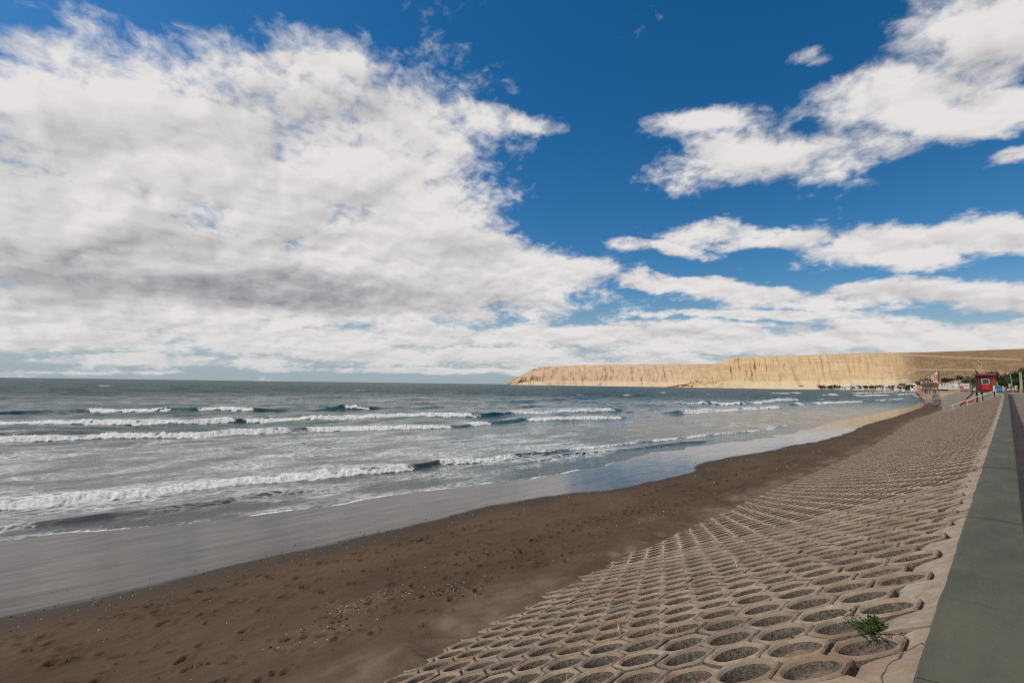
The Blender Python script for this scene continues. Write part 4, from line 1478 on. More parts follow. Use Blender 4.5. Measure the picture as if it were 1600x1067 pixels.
# --- blue bin on white posts by the wall
bp = hit_y(1562.2, 619.2, 116.5)
bn = thing('litter_bin', 'blue box bin on white posts at the top of the handrail beside the sea wall', 'bin', tuple(bp))
for x_ in (-0.02,):
    MB().tube([(x_, 0, -0.3), (x_, 0, 0.85)], 0.07, 8).obj('post', M['white_paint'], bn)
mb = MB()
mb.prism([(-0.42, -0.3), (0.30, -0.3), (0.36, -0.2), (0.36, 0.2), (0.30, 0.3), (-0.42, 0.3), (-0.48, 0.2), (-0.48, -0.2)], 0.78, 1.72)
mb.obj('box', M['bin_blue'], bn, 0.03)
MB().box((-0.62, -0.02, 1.28), (0.24, 0.34, 0.95)).obj('side_plate', M['pale_green_paint'], bn, 0.02)
MB().box((0.47, -0.02, 1.22), (0.18, 0.34, 0.80)).obj('side_plate', M['pale_green_paint'], bn, 0.02)
MB().box((-0.06, -0.315, 1.20), (0.5, 0.012, 0.05)).obj('stripe', M['white_paint'], bn)

# --- red kayaks on the slope below the rail
for i, (x_, y_, l_) in enumerate(((1507, 630.0, 'red kayak lying on the slope under the white handrail, nearer the sand'), (1515.5, 628.0, 'red kayak lying on the slope under the white handrail, nearer the hut'))):
    p = hit_y(x_, y_, 126.0)
    V_, F_ = [], []
    for a in range(9):
        t = a / 8 * 2 - 1
        r_ = 0.30 * (1 - t * t) ** 0.6 + 0.01
        for k in range(8):
            q = k * math.pi / 4
            V_.append((t * 0.75 * 0.93, r_ * math.cos(q), r_ * 0.7 * math.sin(q) + 0.25 * t + 0.1 * t * t))
    for a in range(8):
        for k in range(8):
            F_.append((a * 8 + k, a * 8 + (k + 1) % 8, a * 8 + 8 + (k + 1) % 8, a * 8 + 8 + k))
    o = new_obj('kayak', raw_mesh('kayak', V_, F_, M['kayak_red'], True), label=l_, cat='kayak', group='red kayaks on the slope')
    o.location = (p[0], p[1], p[2] + 0.12)

# --- boulders at the foot of the far slope
rng = np.random.default_rng(9)


def boulder_mesh(seed):
    bm = bmesh.new()
    bmesh.ops.create_icosphere(bm, subdivisions=2, radius=1.0)
    r_ = np.random.default_rng(seed)
    pl = [(r_.normal(0, 1, 3), r_.uniform(0.62, 0.9)) for _ in range(9)]
    for v in bm.verts:
        p = np.array(v.co)
        for n_, d in pl:
            n_ = n_ / np.linalg.norm(n_)
            q = p @ n_
            if q > d:
                p = p - n_ * (q - d) * 0.9
        v.co = p * (1.2, 0.95, 0.75)
    me = bpy.data.meshes.new('boulder')
    bm.to_mesh(me)
    bm.free()
    me.materials.append(M['boulder_rock'])
    return me


BO = [boulder_mesh(i) for i in range(4)]
BLAB = ['boulder at the far left of the heap beside the shore', 'boulder at the far right of the heap beside the slope', 'second boulder from the far end, on the shore side', 'second boulder from the far end, on the slope side', 'middle boulder of the heap on the shore side', 'largest middle boulder of the heap on the slope side', 'boulder near the front of the heap, shore side', 'boulder near the front of the heap, slope side', 'small front boulder of the heap, nearest the red hut']
for i, (x_, y_, d_, s_) in enumerate(((1460, 618.5, 360, 1.0), (1464.5, 618.0, 340, 1.3), (1462, 622.5, 285, 1.2), (1466.5, 622.0, 275, 1.1), (1460, 626.5, 235, 1.0), (1465, 625.8, 228, 1.2),
                                      (1462.5, 629.6, 205, 1.0), (1466.5, 629.0, 198, 0.9), (1463.5, 632.0, 186, 0.8))):
    p = at(x_, y_, d_)
    o = new_obj('boulder', BO[i % 4], label=BLAB[i], cat='boulder', group='boulders at the foot of the far slope')
    o.location = p
    o.rotation_euler = (rng.uniform(-0.3, 0.3), rng.uniform(-0.3, 0.3), rng.uniform(0, 6))
    o.scale = (s_ * 0.9, s_ * 0.9, s_ * 0.75)

# --- kiosk on a pile deck over the beach
KD = 560.0
k0 = at(1458, 608, KD)
KB = math.atan2(-k0[0], k0[1])                 # bearing, so that the front looks along the beach
kio = thing('beach_kiosk', 'brown-roofed beach kiosk with coloured walls standing on piles over the shore', 'kiosk', tuple(k0), KB)
kx = lambda px__: (px__ - 1458) * KD / (F_PX * 1.80)
kz = lambda py__: (608 - py__) * KD / (F_PX * 1.34)
MB().box((kx(1458), 2.0, -0.35), (kx(1483) - kx(1433), 11.0, 0.7)).obj('deck', M['dark_timber'], kio)
for a, b, top_, mt in ((1431, 1436, 602.8, 'pink_wall'), (1436, 1440.4, 602.2, 'yellow_wall'), (1440.4, 1446.5, 601.6, 'mauve_wall'), (1446.5, 1452.4, 601.6, 'green_wall'), (1452.4, 1458.6, 601.6, 'green_wall'),
                       (1458.6, 1462, 601.6, 'yellow_wall'), (1462, 1466.2, 600.6, 'orange_wall')):
    MB().box(((kx(a) + kx(b)) / 2, 0 if a > 1440 else -1.5, kz(top_) / 2), (kx(b) - kx(a) - 0.05, 3.0 if a > 1440 else 1.2, kz(top_))).obj('wall', M[mt], kio)
for x_ in (1443.5, 1449.5, 1455.5, 1460.4):
    f_ = MB().box((kx(x_), -1.53, kz(604.6)), (0.9, 0.08, 1.2)).obj('window', M['white_wall'], kio)
    MB().box((kx(x_), -1.59, kz(604.6)), (0.66, 0.04, 0.95)).obj('pane', M['glass_dark'], f_)
e0, e1 = kx(1437), kx(1467)
MB().add([(e0, -2.6, kz(601.4)), (e1, -2.6, kz(601.4)), (e1, 5, kz(601.4)), (e0, 5, kz(601.4)), (e0 + 2.2, 1.0, kz(597.4)), (e1 - 1.0, 1.0, kz(597.4)), (e0, -2.6, kz(602)), (e1, -2.6, kz(602)), (e1, 5, kz(602)), (e0, 5, kz(602))],
         [(0, 1, 5, 4), (1, 2, 5), (2, 3, 4, 5), (3, 0, 4), (6, 7, 1, 0), (7, 8, 2, 1), (8, 9, 3, 2), (9, 6, 0, 3), (9, 8, 7, 6)]).obj('roof', M['roof_brown'], kio)
for x_, w_ in ((1445, 0.7), (1452, 0.45), (1459, 0.65), (1467, 0.6), (1475, 0.5)):
    MB().box((kx(x_), -1.5, -3.3), (w_, 0.6, 5.4)).obj('pile', M['dark_timber'], kio)
for x_, w_ in ((1448, 0.5), (1462, 0.5), (1478, 0.5)):
    MB().box((kx(x_), 5.5, -3.3), (w_, 0.6, 5.4)).obj('pile', M['dark_timber'], kio)
MB().box((kx(1474), -1.3, -1.1), (kx(1481) - kx(1466), 0.5, 0.7)).obj('beam', M['dark_timber'], kio)
for i, (a, b) in enumerate(((1466.6, 1472.2), (1472.7, 1478.2), (1478.8, 1484.2))):
    p = at((a + b) / 2, 608.2, KD - 4)
    t = thing('cabin', ('white square cabin next to the orange kiosk wall', 'middle one of the three white square cabins on the kiosk deck', 'white square cabin at the landward end of the kiosk deck')[i], 'cabin', tuple(p), KB, 'white cabins on the kiosk deck')
    wd = (b - a) * KD / (F_PX * 1.8)
    MB().box((0, 0, 1.35), (wd, 2.2, 2.7)).obj('body', M['white_wall'], t, 0.05)
    MB().box((0, -1.13, 1.5), (wd * 0.72, 0.05, 0.14)).obj('stripe', M['lamp_grey'], t)
    MB().box((0, 0, 2.78), (wd + 0.12, 2.4, 0.14)).obj('roof', M['white_paint'], t)

# --- apartment tower with a mural
TD = 900.0
t0 = at(1463, 600.5, TD)
tw_ = thing('apartment_tower', 'white apartment tower with a pink mural and a dark brown stair shaft, behind the kiosk', 'building', tuple(t0), math.atan2(-t0[0], t0[1]))
tx = lambda px__: (px__ - 1463) * TD / (F_PX * 1.80)
tz = lambda py__: (600.5 - py__) * TD / (F_PX * 1.34)
prof_ = [(tx(1458.2), -3), (tx(1466.2), -3), (tx(1466.2), tz(579.3)), (tx(1464.6), tz(579.8)), (tx(1463.2), tz(582.5)), (tx(1460.5), tz(584.2)), (tx(1458.2), tz(585.6))]
n_ = len(prof_)
MB().add([(x, -6, z) for x, z in prof_] + [(x, 8, z) for x, z in prof_], [tuple(range(n_)), tuple(range(n_, 2 * n_))[::-1]] + [(i, i + n_, (i + 1) % n_ + n_, (i + 1) % n_) for i in range(n_)]).obj('wall', M['white_wall'], tw_)
mu = MB().box(((tx(1459.2) + tx(1465.8)) / 2, -6.08, (tz(585.6) + tz(594.6)) / 2), (tx(1465.8) - tx(1459.2), 0.16, tz(585.6) - tz(594.6))).obj('mural', M['mural_pink'], tw_)
mk = MB()
for (x_, z_, w_, h_) in ((1462.6, 587.6, 1.6, 0.5), (1462.7, 589.4, 0.6, 1.6), (1461.9, 590.9, 0.5, 0.7), (1462.6, 592.6, 1.5, 1.1), (1463.6, 591.6, 0.4, 0.8)):
    mk.box((tx(x_), -6.2, tz(z_)), (w_, 0.08, h_))
mk.obj('mural_figure', M['white_wall'], mu)
MB().box((tx(1467.2), 0, tz(578.6) / 2 - 1.5), (tx(1468.2) - tx(1466.2) - 0.04, 13, tz(578.6) + 3)).obj('stair_shaft', M['tower_brown'], tw_)
MB().box((tx(1469.6), 1, tz(580) / 2 - 1.5), (tx(1471.0) - tx(1468.2) - 0.04, 12, tz(580) + 3)).obj('wing', M['cream_wall'], tw_)
for z_ in (587.5, 589.6, 591.6, 593.6):
    MB().box((tx(1456.8), -3.5, tz(z_)), (tx(1458.2) - tx(1455.3), 4.0, 0.9)).obj('balcony', M['white_wall'], tw_)
MB().box((tx(1460.5), -3, tz(598)), (9, 8, 2.6)).obj('annex', M['pink_wall'], tw_)

# --- houses of the far town
def house_mesh(kind, mat, roof):
    mb = MB()
    mb.box((0, 0, 0.2), (1, 0.8, 1.4))
    if kind == 'gable':
        mb.add([(-0.56, -0.46, 0.88), (0.56, -0.46, 0.88), (0.56, 0.46, 0.88), (-0.56, 0.46, 0.88), (-0.56, 0, 1.32), (0.56, 0, 1.32)], [(0, 1, 5, 4), (2, 3, 4, 5), (1, 2, 5), (3, 0, 4), (3, 2, 1, 0)], 1)
    elif kind == 'flat':
        mb.box((0, 0, 0.94), (1.06, 0.86, 0.08), 0, 1)
        mb.box((0.2, 0.1, 1.1), (0.35, 0.3, 0.3), 0, 0)
    else:
        mb.box((-0.22, 0, 1.15), (0.5, 0.7, 0.6), 0, 0)
        mb.box((-0.22, 0, 1.49), (0.56, 0.76, 0.08), 0, 1)
    for x_ in (-0.28, 0.24):
        mb.box((x_, -0.405, 0.5), (0.18, 0.02, 0.24), 0, 2)
    return mb.mesh('house', [M[mat], M[roof], M['glass_dark']])


HM = {}
HK = [('gable', 'white_wall', 'roof_red'), ('flat', 'white_wall', 'white_paint'), ('tall', 'cream_wall', 'white_paint'), ('gable', 'cream_wall', 'roof_brown'), ('flat', 'pink_wall', 'white_wall'), ('gable', 'white_wall', 'white_paint')]
HL = ['white gabled house with a red roof in the far town below the bluff', 'white flat-roofed house in the far town below the bluff', 'cream stepped house in the far town below the bluff',
      'cream gabled house with a brown roof in the far town below the bluff', 'pinkish flat-roofed house in the far town below the bluff', 'all-white gabled house in the far town below the bluff']
for k, h in enumerate(HK):
    HM[k] = house_mesh(*h)
rng = np.random.default_rng(31)
near_fn = lambda x: np.interp(x, [1150, 1230, 1300, 1380, 1425, 1436], [2450, 2180, 1950, 1650, 1350, 950])
clusters = [(1250, 1258, 4), (1262, 1282, 14), (1284, 1290, 3), (1314, 1332, 11), (1336, 1350, 10), (1352, 1366, 5), (1370, 1392, 16), (1393, 1418, 15), (1419, 1440, 10)]
for (a, b, n_) in clusters:
    for i in range(n_):
        x_ = a + (b - a) * (i + rng.uniform(0.1, 0.9)) / n_
        d_ = near_fn(x_) + rng.uniform(35, 170)
        p = at(x_, 605, d_)
        k = int(rng.choice(6, p=(0.12, 0.30, 0.14, 0.12, 0.08, 0.24)))
        o = new_obj('house', HM[k], label=HL[k], cat='house', group='houses of the far town')
        s_ = rng.uniform(7.5, 14.5) * (1 if d_ > 1400 else 0.8)
        o.location = (p[0], p[1], -1.2 + 0.012 * (d_ - near_fn(x_)))
        o.scale = (s_, s_, s_ * rng.uniform(0.50, 0.80))
        o.rotation_euler = (0, 0, math.atan2(-p[0], p[1]) + rng.normal(0, 0.35))
rng = np.random.default_rng(41)
tcl = [(1244, 1262, 4), (1280, 1312, 16), (1326, 1342, 5), (1338, 1368, 14), (1366, 1374, 3), (1386, 1396, 5), (1406, 1424, 9), (1424, 1440, 6)]
for (a, b, n_) in tcl:
    for i in range(n_):
        x_ = a + (b - a) * (i + rng.uniform(0.0, 1.0)) / n_
        d_ = near_fn(x_) + rng.uniform(25, 150)
        d_ -= 12
        p = at(x_, 605, d_)
        tree((p[0], p[1], -1.2 + 0.012 * (d_ - near_fn(x_))), rng.uniform(8, 15), rng.uniform(8.5, 14.5), 'dark green tree among the houses of the far town', 'trees of the far town')
# houses and trees of the nearer town, between the tower and the palms
spec = [(1473.5, 601.5, 800, 6.0, 0, 'white gabled house with a red roof just right of the apartment tower'), (1478.5, 601.5, 780, 5.5, 1, 'white flat-roofed house behind the middle white cabin'),
        (1484.5, 601.5, 740, 5.0, 4, 'pink flat-roofed house left of the red-roofed row by the far slope'), (1488.5, 600.5, 720, 5.5, 0, 'white house with a red roof behind the blue-green tent'),
        (1493, 600.0, 700, 5.5, 0, 'white house with a red roof behind the white tent'), (1497, 598.4, 690, 5.5, 0, 'highest white house with a red roof behind the far handrail'), (1501.5, 601.5, 640, 4.5, 3, 'cream house with a brown roof left of the palms'),
        (1505, 603.0, 560, 3.6, 2, 'cream stepped house behind the far handrail'), (1509, 603.0, 600, 4.2, 5, 'all-white gabled house just left of the palms'), (1490, 604.5, 520, 3.2, 1, 'small white flat-roofed house low behind the tents'),
        (1500, 605.0, 480, 3.0, 4, 'small pink flat-roofed house low behind the far handrail'), (1446, 598.5, 1000, 10, 3, 'cream house with a brown roof behind the kiosk roof')]
for (x_, y_, d_, s_, k, l_) in spec:
    p = at(x_, y_ + 2.0, d_)
    o = new_obj('house', HM[k], label=l_, cat='house', group='houses of the nearer town')
    o.location = p
    o.scale = (s_, s_, s_ * 0.62)
    o.rotation_euler = (0, 0, math.atan2(-p[0], p[1]) + rng.normal(0, 0.25))
for (x_, y_, d_, w_, h_) in ((1440.5, 604, 1050, 13, 11), (1446, 602, 1050, 14, 12), (1451, 602, 1040, 14, 12), (1456, 603, 1030, 12, 9), (1475, 601, 950, 12, 11), (1480, 601.5, 930, 14, 11), (1486, 600.5, 900, 13, 10), (1501, 599.5, 800, 12, 10), (1495, 600, 820, 10, 8), (1508, 602, 700, 6, 6), (1483, 602, 790, 7, 6), (1490, 602, 760, 6, 6), (1503, 603, 660, 6, 5)):
    p = at(x_, y_, d_)
    tree(tuple(p), w_, h_, 'dark tree behind the kiosk' if x_ < 1460 else 'dark tree between the nearer houses right of the apartment tower', 'trees behind the kiosk' if x_ < 1460 else 'trees between the nearer houses')
# awnings and a parked white van at the head of the far slope
for (x_, y_, d_, col_, l_) in ((1488, 608.4, 420, 'teal_cloth', 'blue-green sunshade tent beside the white cabins'), (1493.5, 607.5, 420, 'white_paint', 'white sunshade tent at the head of the far slope')):
    p = at(x_, y_, d_)
    t = thing('tent', l_, 'tent', tuple(p), 0.3, 'sunshade tents by the kiosk')
    MB().add([(-0.9, -0.9, 1.2), (0.9, -0.9, 1.2), (0.9, 0.9, 1.2), (-0.9, 0.9, 1.2), (0, 0, 1.95), (-0.9, -0.9, 1.12), (0.9, -0.9, 1.12), (0.9, 0.9, 1.12), (-0.9, 0.9, 1.12)],
             [(0, 1, 4), (1, 2, 4), (2, 3, 4), (3, 0, 4), (5, 6, 1, 0), (6, 7, 2, 1), (7, 8, 3, 2), (8, 5, 0, 3)]).obj('canopy', M[col_], t)
    for sx in (-0.85, 0.85):
        for sy in (-0.85, 0.85):
            MB().tube([(sx, sy, -0.3), (sx, sy, 1.2)], 0.03, 5).obj('leg', M['white_paint'], t)

# --- palms left of the hut
def palm(p, ht, r_, seed, label):
    t = thing('palm_tree', label, 'palm tree', tuple(p), 0, 'palms left of the red hut')
    rg = np.random.default_rng(seed)
    MB().tube([(0, 0, -1.2), (0.03, 0, ht * 0.5), (0.0, 0.05, ht)], [r_ * 1.15, r_, r_ * 0.9], 9).obj('trunk', M['trunk_grey'], t)
    for k in range(20):
        a = k * 2.39996
        el_ = rg.uniform(-0.5, 1.1)
        L = ht * rg.uniform(0.42, 0.58)
        V_, F_ = [], []
        n_ = 7
        for i in range(n_):
            s_ = i / (n_ - 1)
            h_ = math.sin(el_) * L * s_ - 0.55 * L * s_ * s_
            q = math.cos(el_) * L * s_
            wd = 0.22 * math.sin(math.pi * min(1, s_ * 0.9 + 0.08)) + 0.01
            for sg, dz_ in ((-1, -0.10 * (wd / 0.22)), (0, 0.0), (1, -0.10 * (wd / 0.22))):
                V_.append((q * math.cos(a) - sg * wd * math.sin(a), q * math.sin(a) + sg * wd * math.cos(a), ht + h_ + dz_))
        for i in range(n_ - 1):
            for c_ in range(2):
                F_.append((i * 3 + c_, i * 3 + c_ + 1, i * 3 + 4 + c_, i * 3 + 3 + c_))
        new_obj('frond', raw_mesh('frond', V_, F_, M['leaf_palm']), t)


palm(at(1516, 609.5, 185), 3.0, 0.22, 1, 'short palm with a thick pale grey trunk, left of the red hut')
palm(at(1523.5, 609.0, 175), 3.1, 0.18, 2, 'palm half hidden behind the deck of the red hut')
pl_ = at(1519.7, 608.5, 172)
tree(tuple(pl_), 1.3, 3.4, 'narrow dark shrub tree between the two palms', None, 1)
for (x_, y_, d_, w_, h_, l_) in ((1547.5, 600, 300, 3.6, 6.2, 'dark tree top above the middle of the red hut roof'), (1556, 600, 300, 3.4, 5.8, 'dark tree top above the right end of the red hut roof')):
    tree(tuple(at(x_, y_, d_)), w_, h_, l_, 'trees behind the red hut')

# --- radio mast behind the hut
mp = at(1532, 590, 520)
mast = thing('radio_mast', 'slender lattice radio mast with white fittings rising behind the red hut', 'mast', tuple(mp))
mb = MB()
for (sx, sy) in ((-0.5, -0.4), (0.5, -0.4), (0, 0.5)):
    mb.tube([(sx, sy, -6), (sx * 0.5, sy * 0.5, 9.5)], 0.10, 5)
for i in range(12):
    z_ = -4 + i * 1.1
    s_ = 1 - (z_ + 6) / 31
    mb.tube([(-0.5 * s_, -0.4 * s_, z_), (0.5 * s_, -0.4 * s_, z_ + 1.1)], 0.07, 4)
    mb.tube([(0.5 * s_, -0.4 * s_, z_), (-0.5 * s_, -0.4 * s_, z_ + 1.1)], 0.07, 4)
mb.obj('lattice', M['pole_pale'], mast)
MB().tube([(-0.25, 0, 9.3), (-0.3, 0, 12.0)], 0.16, 6).obj('spike', M['dark_timber'], mast)
MB().box((-0.3, 0, 12.5), (0.6, 0.5, 1.0)).obj('head', M['white_paint'], mast, 0.1)
for (x_, z_) in ((-0.65, 8.9), (0.55, 8.2), (-0.35, 6.2), (0.45, 5.0)):
    MB().box((x_, -0.45, z_), (0.55, 0.3, 0.9)).obj('antenna', M['white_paint'], mast, 0.05)

# --- orange brick house right of the hut
bpnt = at(1562, 604, 330)
hb = thing('brick_house', 'orange brick house with a red tiled roof between the hut and the dark trees', 'house', tuple(bpnt), 0.0)
MB().box((-0.2, 3, 1.3), (4.4, 6, 6.4)).obj('wall', M['brick_orange'], hb)
MB().box((2.3, 4, 0.5), (1.6, 5, 4.2)).obj('wall', M['brick_orange'], hb)
MB().add([(-2.6, -0.4, 4.5), (3.4, -0.4, 4.3), (3.4, 6.4, 4.3), (-2.6, 6.4, 4.5), (-2.0, 3, 5.3), (2.9, 3, 5.2)], [(0, 1, 5, 4), (1, 2, 5), (2, 3, 4, 5), (3, 0, 4), (3, 2, 1, 0)]).obj('roof', M['roof_red'], hb)
for (x_, z_) in ((-1.2, 3.1), (0.6, 3.1)):
    f_ = MB().box((x_, -0.02, z_), (0.8, 0.1, 1.0)).obj('window', M['white_wall'], hb)
    MB().box((x_, -0.08, z_), (0.6, 0.04, 0.8)).obj('pane', M['glass_dark'], f_)
MB().box((2.35, 1.42, 2.0), (1.0, 0.12, 0.9)).obj('balcony', M['white_wall'], hb)
MB().box((-1.9, -0.06, 1.3), (0.35, 0.1, 6.2)).obj('corner_post', M['cream_wall'], hb)

# --- trees, lamps, poles and stones at the right edge
TLAB = ['small dark tree touching the brick house on its right', 'dark tree between the brick house and the end of the sea wall', 'dark tree right above the end of the sea wall', 'tall dark tree just left of the street lamp', 'tall dark tree just right of the street lamp', 'dark tree behind the taller pale pole', 'tallest dark tree behind the thinner pale pole', 'dark tree cut by the right edge of the picture', 'dark tree beyond the right edge, last of the row', 'low dark bush at the foot of the street lamp', 'low dark bush behind the yellow bin', 'low dark bush under the two pale poles']
for i, (x_, y_, d_, w_, h_) in enumerate(((1565.5, 607.5, 270, 2.8, 3.8), (1570, 608, 290, 3.4, 5.4), (1575, 608, 300, 4.2, 7.2), (1580, 608.5, 310, 5.2, 8.2), (1586, 608.5, 300, 5.6, 8.4), (1591, 609, 305, 5.4, 8.6), (1596, 609, 290, 5.6, 9.2), (1603, 609, 280, 6.4, 9.4), (1612, 609, 285, 7, 9),
                                         (1583, 609.5, 280, 4.2, 4.6), (1589, 609.5, 278, 4.4, 4.6), (1598, 610, 270, 5.0, 4.8))):
    tree(tuple(at(x_, y_, d_)), w_, h_, TLAB[i], 'dark trees beyond the promenade')
lp = at(1583.0, 614.3, 215)
lm = thing('street_lamp', 'grey street lamp with a small twin head at the edge of the promenade', 'street lamp', tuple(lp))
MB().tube([(0, 0, -0.3), (0, 0, 0.5)], 0.14, 8).obj('base', M['lamp_grey'], lm)
MB().tube([(0, 0, 0.5), (-0.30, 0, 6.2)], [0.10, 0.06], 8).obj('pole', M['lamp_grey'], lm)
MB().tube([(-0.85, 0, 6.3), (0.25, 0, 6.3)], 0.05, 6).obj('arm', M['lamp_grey'], lm)
for x_ in (-0.8, 0.2):
    MB().box((x_, 0, 6.27), (0.5, 0.24, 0.16)).obj('lamp_head', M['white_paint'], lm, 0.03)
for i, (x0_, y0_, x1_, y1_, d_) in enumerate(((1595.3, 610.0, 1593.2, 580.5, 190), (1597.3, 606, 1595.6, 582, 205))):
    a, b = at(x0_, y0_, d_), at(x1_, y1_, d_)
    t = thing('pole', ('taller pale pole standing in front of the dark trees at the right edge', 'thinner pale pole just right of the taller one, in front of the dark trees')[i], 'pole', tuple(a), 0, 'pale poles at the right edge')
    MB().tube([(0, 0, -0.6), tuple(b - a)], [0.15, 0.11], 8).obj('shaft', M['pole_pale'], t)
    MB().tube([tuple(b - a + (-0.5, 0, -0.1)), tuple(b - a + (0.5, 0, -0.1))], 0.06, 6).obj('crossbar', M['dark_timber'], t)
lw = at(1586, 612.0, 228)
wl_ = thing('low_wall', 'low dark stone wall closing the far end of the promenade', 'wall', (lw[0], lw[1], lw[2] - 0.5))
for i in range(9):
    MB().box((-1.6 + i * 1.62, 0, 0.45), (1.58, 0.45, 0.95 + 0.04 * (i % 3))).obj('coping_block', M['dark_stone_wall'], wl_, 0.03)
kb = at(1586, 614.6, 205)
mb = MB()
mb.box((5, 0, 0.0), (14, 0.3, 0.22))
new_obj('kerb', mb.mesh('kerb', M['white_wall']), kind='structure').location = (kb[0], kb[1], kb[2])
for i, (x_, y_, d_, s_, l_) in enumerate(((1568.8, 608.2, 245, 0.42, 'pale pink stone just left of the end of the sea wall'), (1578.0, 609.0, 205, 0.55, 'larger pink stone right of the end of the sea wall'), (1584.2, 608.0, 220, 0.35, 'small pale stone behind the street lamp'))):
    p = at(x_, y_, d_)
    o = new_obj('stone', BO[(i + 1) % 4].copy(), label=l_, cat='stone', group='pink stones at the end of the wall')
    o.data.materials[0] = M['pink_stone']
    o.location = p
    o.scale = (s_ * 1.1, s_, s_ * 1.35)
    o.rotation_euler = (0, 0, i)
sp = at(1578, 605.5, 225)
sg = thing('sign', 'pale blue-grey sign board on a post behind the larger pink stone', 'sign', tuple(sp))
MB().tube([(0, 0, -1.2), (0, 0, 0.6)], 0.05, 6).obj('post', M['lamp_grey'], sg)
MB().box((0, -0.06, 0.75), (0.55, 0.06, 1.1)).obj('board', M['lamp_grey'], sg, 0.02)
yb_ = at(1588, 608.2, 205)
yt = thing('litter_bin', 'yellow bin with a white lid in front of the dark trees', 'bin', tuple(yb_))
mb = MB()
mb.tube([(0, 0, -0.3), (0, 0, 0.25), (0, 0, 0.75)], [0.20, 0.24, 0.30], 10)
mb.obj('body', M['yellow_wall'], yt)
MB().tube([(0, 0, 0.75), (0, 0, 0.95), (0, 0, 1.05)], [0.34, 0.30, 0.12], 10).obj('lid', M['white_paint'], yt)

# ------------------------------------------------------------------ small life on the slope
def slope_hit(px_, py_):
    d = ray(px_, py_)
    g = d[2] * _PX - d[0] * _PZ
    i = int(np.where(np.sign(g[1:]) != np.sign(g[:-1]))[0][0])
    return d * (_PX[i] / d[0])


rng = np.random.default_rng(15)


def weed(px_, py_, n_st, L, spread, label, name='weed', grp=None):
    c = slope_hit(px_, py_)
    t = thing(name, label, 'plant', tuple(c), 0, grp)
    lf, stv = MB(), MB()
    for k in range(n_st):
        a = rng.uniform(0, 2 * math.pi)
        lean = rng.uniform(1.12, 1.52)
        l_ = L * rng.uniform(0.35, 1.0)
        if rng.random() < 0.25:
            lean, l_ = lean * 0.65, l_ * 0.42
        p0 = np.array([rng.normal(0, 0.05 if n_st > 20 else 0.015), rng.normal(0, 0.03 if n_st > 20 else 0.015), -0.03])
        dv = np.array([math.cos(a) * math.sin(lean) * spread, math.sin(a) * math.sin(lean) * spread, math.cos(lean)])
        pts = []
        for i in range(6):
            s_ = i / 5
            p = p0 + dv * l_ * s_ + np.array([0, 0, -0.25 * l_ * s_ * s_ * math.sin(lean) + (0.35 * l_ * s_ ** 2 if lean > 0.8 else 0)])
            p[2] -= p[0] * -0.0
            pts.append(p)
        stv.tube(pts, [0.0025, 0.0022, 0.002, 0.0018, 0.0014, 0.001], 4)
        for i in range(22):
            s_ = rng.uniform(0.12, 1.0)
            q = s_ * 5
            i0 = min(int(q), 4)
            p = pts[i0] + (pts[i0 + 1] - pts[i0]) * (q - i0)
            v = rng.normal(0, 1, 3)
            v[2] = abs(v[2]) * 0.7
            v = v / np.linalg.norm(v)
            wv_ = np.cross(v, rng.normal(0, 1, 3))
            wv_ = wv_ / np.linalg.norm(wv_)
            ll, ww = rng.uniform(0.014, 0.030), rng.uniform(0.004, 0.008)
            lf.add([p, p + v * ll * 0.5 + wv_ * ww, p + v * ll, p + v * ll * 0.5 - wv_ * ww], [(0, 1, 2, 3)])
    lf.obj('leaves', M['leaf_weed'], t)
    stv.obj('stems', M['leaf_weed'], t)


weed(1366, 980, 100, 0.175, 1.3, 'bushy green weed growing from a block joint beside the sea wall')
weed(1248, 995, 8, 0.035, 1.0, 'tiny green tuft in the joint between two blocks')


def straw(pxs, label, r_=0.0035, lift=0.0):
    pts = [slope_hit(x, y) for x, y, _ in pxs]
    b0 = pts[0]
    mb = MB()
    loc = []
    for p, (_, _, up_) in zip(pts, pxs):
        loc.append(tuple(p - b0 + np.array([0, 0, up_])))
    mb.tube(loc, [r_] * (len(loc) - 1) + [r_ * 0.4], 5)
    o = new_obj('dry_stalk', mb.mesh('dry_stalk', M['straw']), label=label, cat='stalk', group='dry stalks lying on the blocks')
    o.location = tuple(b0)


straw([(968, 990, 0.0), (965, 979, 0.06), (960, 985, 0.13)], 'upright tan reed stalk standing in a hole low on the slope', 0.006)
straw([(1056, 989, 0.0), (1060, 978, 0.03)], 'thin pale straw leaning in a hole right of the reed stalk', 0.003)
straw([(1002, 990, 0.0), (1008, 982, 0.02), (1012, 976, 0.02)], 'fine straw bent across a hole between reed stalk and straw', 0.002)
straw([(1152, 887, 0.0), (1150, 884, 0.05), (1147, 881, 0.11)], 'bleached white stalk standing at mid slope', 0.005)
straw([(1391, 750, 0.0), (1385, 742, 0.10)], 'long bleached stick lying high on the slope near the strip', 0.011)
straw([(1373, 726, 0.0), (1372, 723, 0.12)], 'short bleached stick farther up the slope', 0.011)
straw([(885, 1062, 0.0), (886, 1054, 0.05)], 'short pale straw in a hole near the lower frame edge', 0.003)
straw([(1044, 936, 0.0), (1049, 928, 0.02), (1053, 930, 0.0)], 'curled straw over a block rim low on the slope', 0.002)

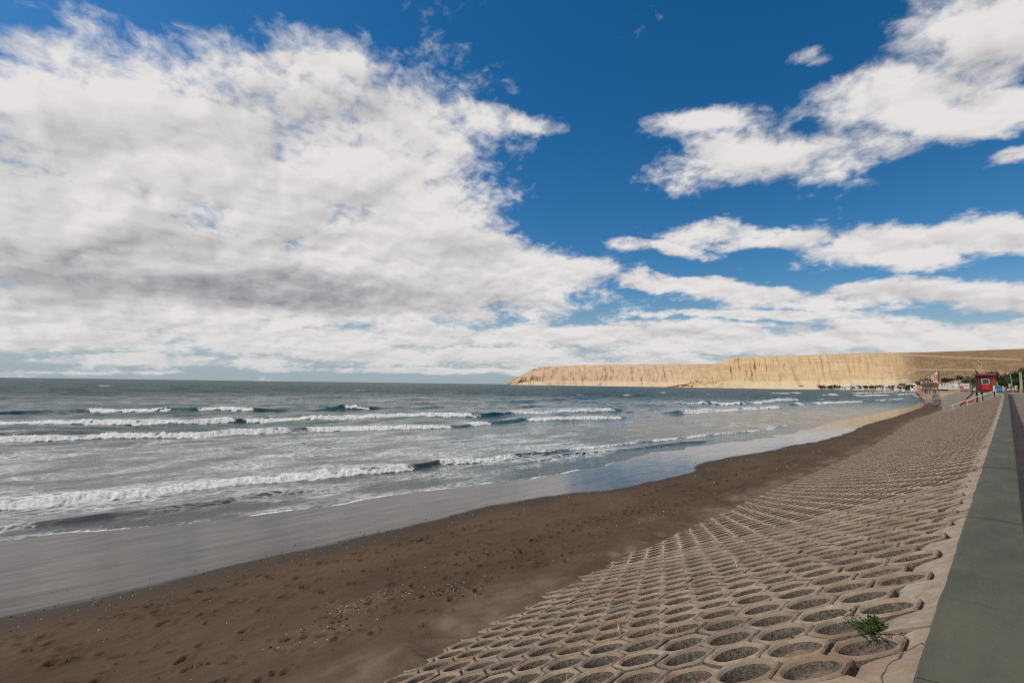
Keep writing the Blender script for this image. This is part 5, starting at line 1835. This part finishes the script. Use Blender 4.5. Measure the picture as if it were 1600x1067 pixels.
# ------------------------------------------------------------------ litter of the tide line
def scatter(name, mat, n_, gen, size, flat, kindlab):
    V_, F_ = [], []
    ico = bmesh.new()
    bmesh.ops.create_icosphere(ico, subdivisions=1, radius=1.0)
    iv = np.array([v.co[:] for v in ico.verts])
    fi = [tuple(v.index for v in f.verts) for f in ico.faces]
    ico.free()
    VV, FF = [], []
    o = 0
    for k in range(n_):
        x, y, s_ = gen()
        if x is None:
            continue
        z = float(sand_z(np.array(x), np.array(y)))
        a = rng.uniform(0, 6.28)
        sc = s_ * size * rng.uniform(0.5, 1.6)
        q = iv * (sc * rng.uniform(0.8, 1.5), sc * rng.uniform(0.6, 1.0), sc * flat) * (1 + rng.normal(0, 0.15, (len(iv), 1)))
        q = np.stack([q[:, 0] * math.cos(a) - q[:, 1] * math.sin(a), q[:, 0] * math.sin(a) + q[:, 1] * math.cos(a), q[:, 2]], -1)
        VV.append(q + (x, y, z + sc * flat * 0.5 + 0.006))
        FF += [tuple(i + o for i in f) for f in fi]
        o += len(iv)
    return new_obj(name, raw_mesh(name, np.concatenate(VV), FF, mat), kind='stuff')


SPOTS = [(575, 942, .32, .5), (545, 952, .30, .5), (600, 930, .4, .6), (505, 985, .5, .8), (470, 1010, .6, .9), (715, 915, .35, .7), (700, 925, .5, .6), (985, 822, .9, 2.0), (1010, 810, 1.0, 2.5), (1180, 735, 1.2, 4.0), (1250, 720, 1.2, 5.0), (1040, 800, .8, 2.0)]


def gen_shell():
    if rng.random() < 0.55:
        sx_, sy_, a, b = SPOTS[int(rng.choice(len(SPOTS), p=np.array([4, 4, 4, 2, 2, 2, 2, 2, 3, 3, 3, 2]) / 33))]
        c = hit_z(sx_, sy_, -4.65)
        x, y = c[0] + rng.normal(0, a * 0.45), c[1] + rng.normal(0, b * 0.55)
    else:
        y = rng.uniform(-1.5, 9) if rng.random() < 0.6 else 9 * math.exp(rng.uniform(0, 1.7))
        t = rng.choice([rng.uniform(0.0, 0.14), rng.uniform(0.02, 0.95)])
        x = float(x_wet(y) + (x_toe(y) - x_wet(y)) * t)
    return x, y, 0.8 + 0.035 * max(0, y - 4)


def gen_dark():
    y = rng.uniform(-1.5, 11) if rng.random() < 0.7 else 11 * math.exp(rng.uniform(0, 1.4))
    t = rng.choice([rng.normal(0.02, 0.05), rng.uniform(-0.02, 0.95)])
    x = float(x_wet(y) + (x_toe(y) - x_wet(y)) * t)
    return x, y, 0.9 + 0.03 * max(0, y - 4)


def gen_wrack():
    if rng.random() < 0.5:
        sx_, sy_, a, b = SPOTS[int(rng.choice(len(SPOTS)))]
        c = hit_z(sx_, sy_, -4.65)
        return c[0] + rng.normal(0, a * 0.5), c[1] + rng.normal(0, b * 0.6), 1.0
    yy, tt, a = tracks[int(rng.integers(0, len(tracks)))]
    return float(x_wet(yy) + (x_toe(yy) - x_wet(yy)) * tt) + rng.normal(0, 0.05), yy + rng.normal(0, 0.12), 1.0


scatter('shells', M['shell_white'], 300, gen_shell, 0.0105, 0.5, '')
scatter('broken_shells', M['shell_tan'], 260, gen_shell, 0.012, 0.5, '')
scatter('pebbles', M['pebble_dark'], 420, gen_dark, 0.014, 0.55, '')
scatter('seaweed_scraps', M['weed_wrack'], 900, gen_wrack, 0.020, 0.35, '')
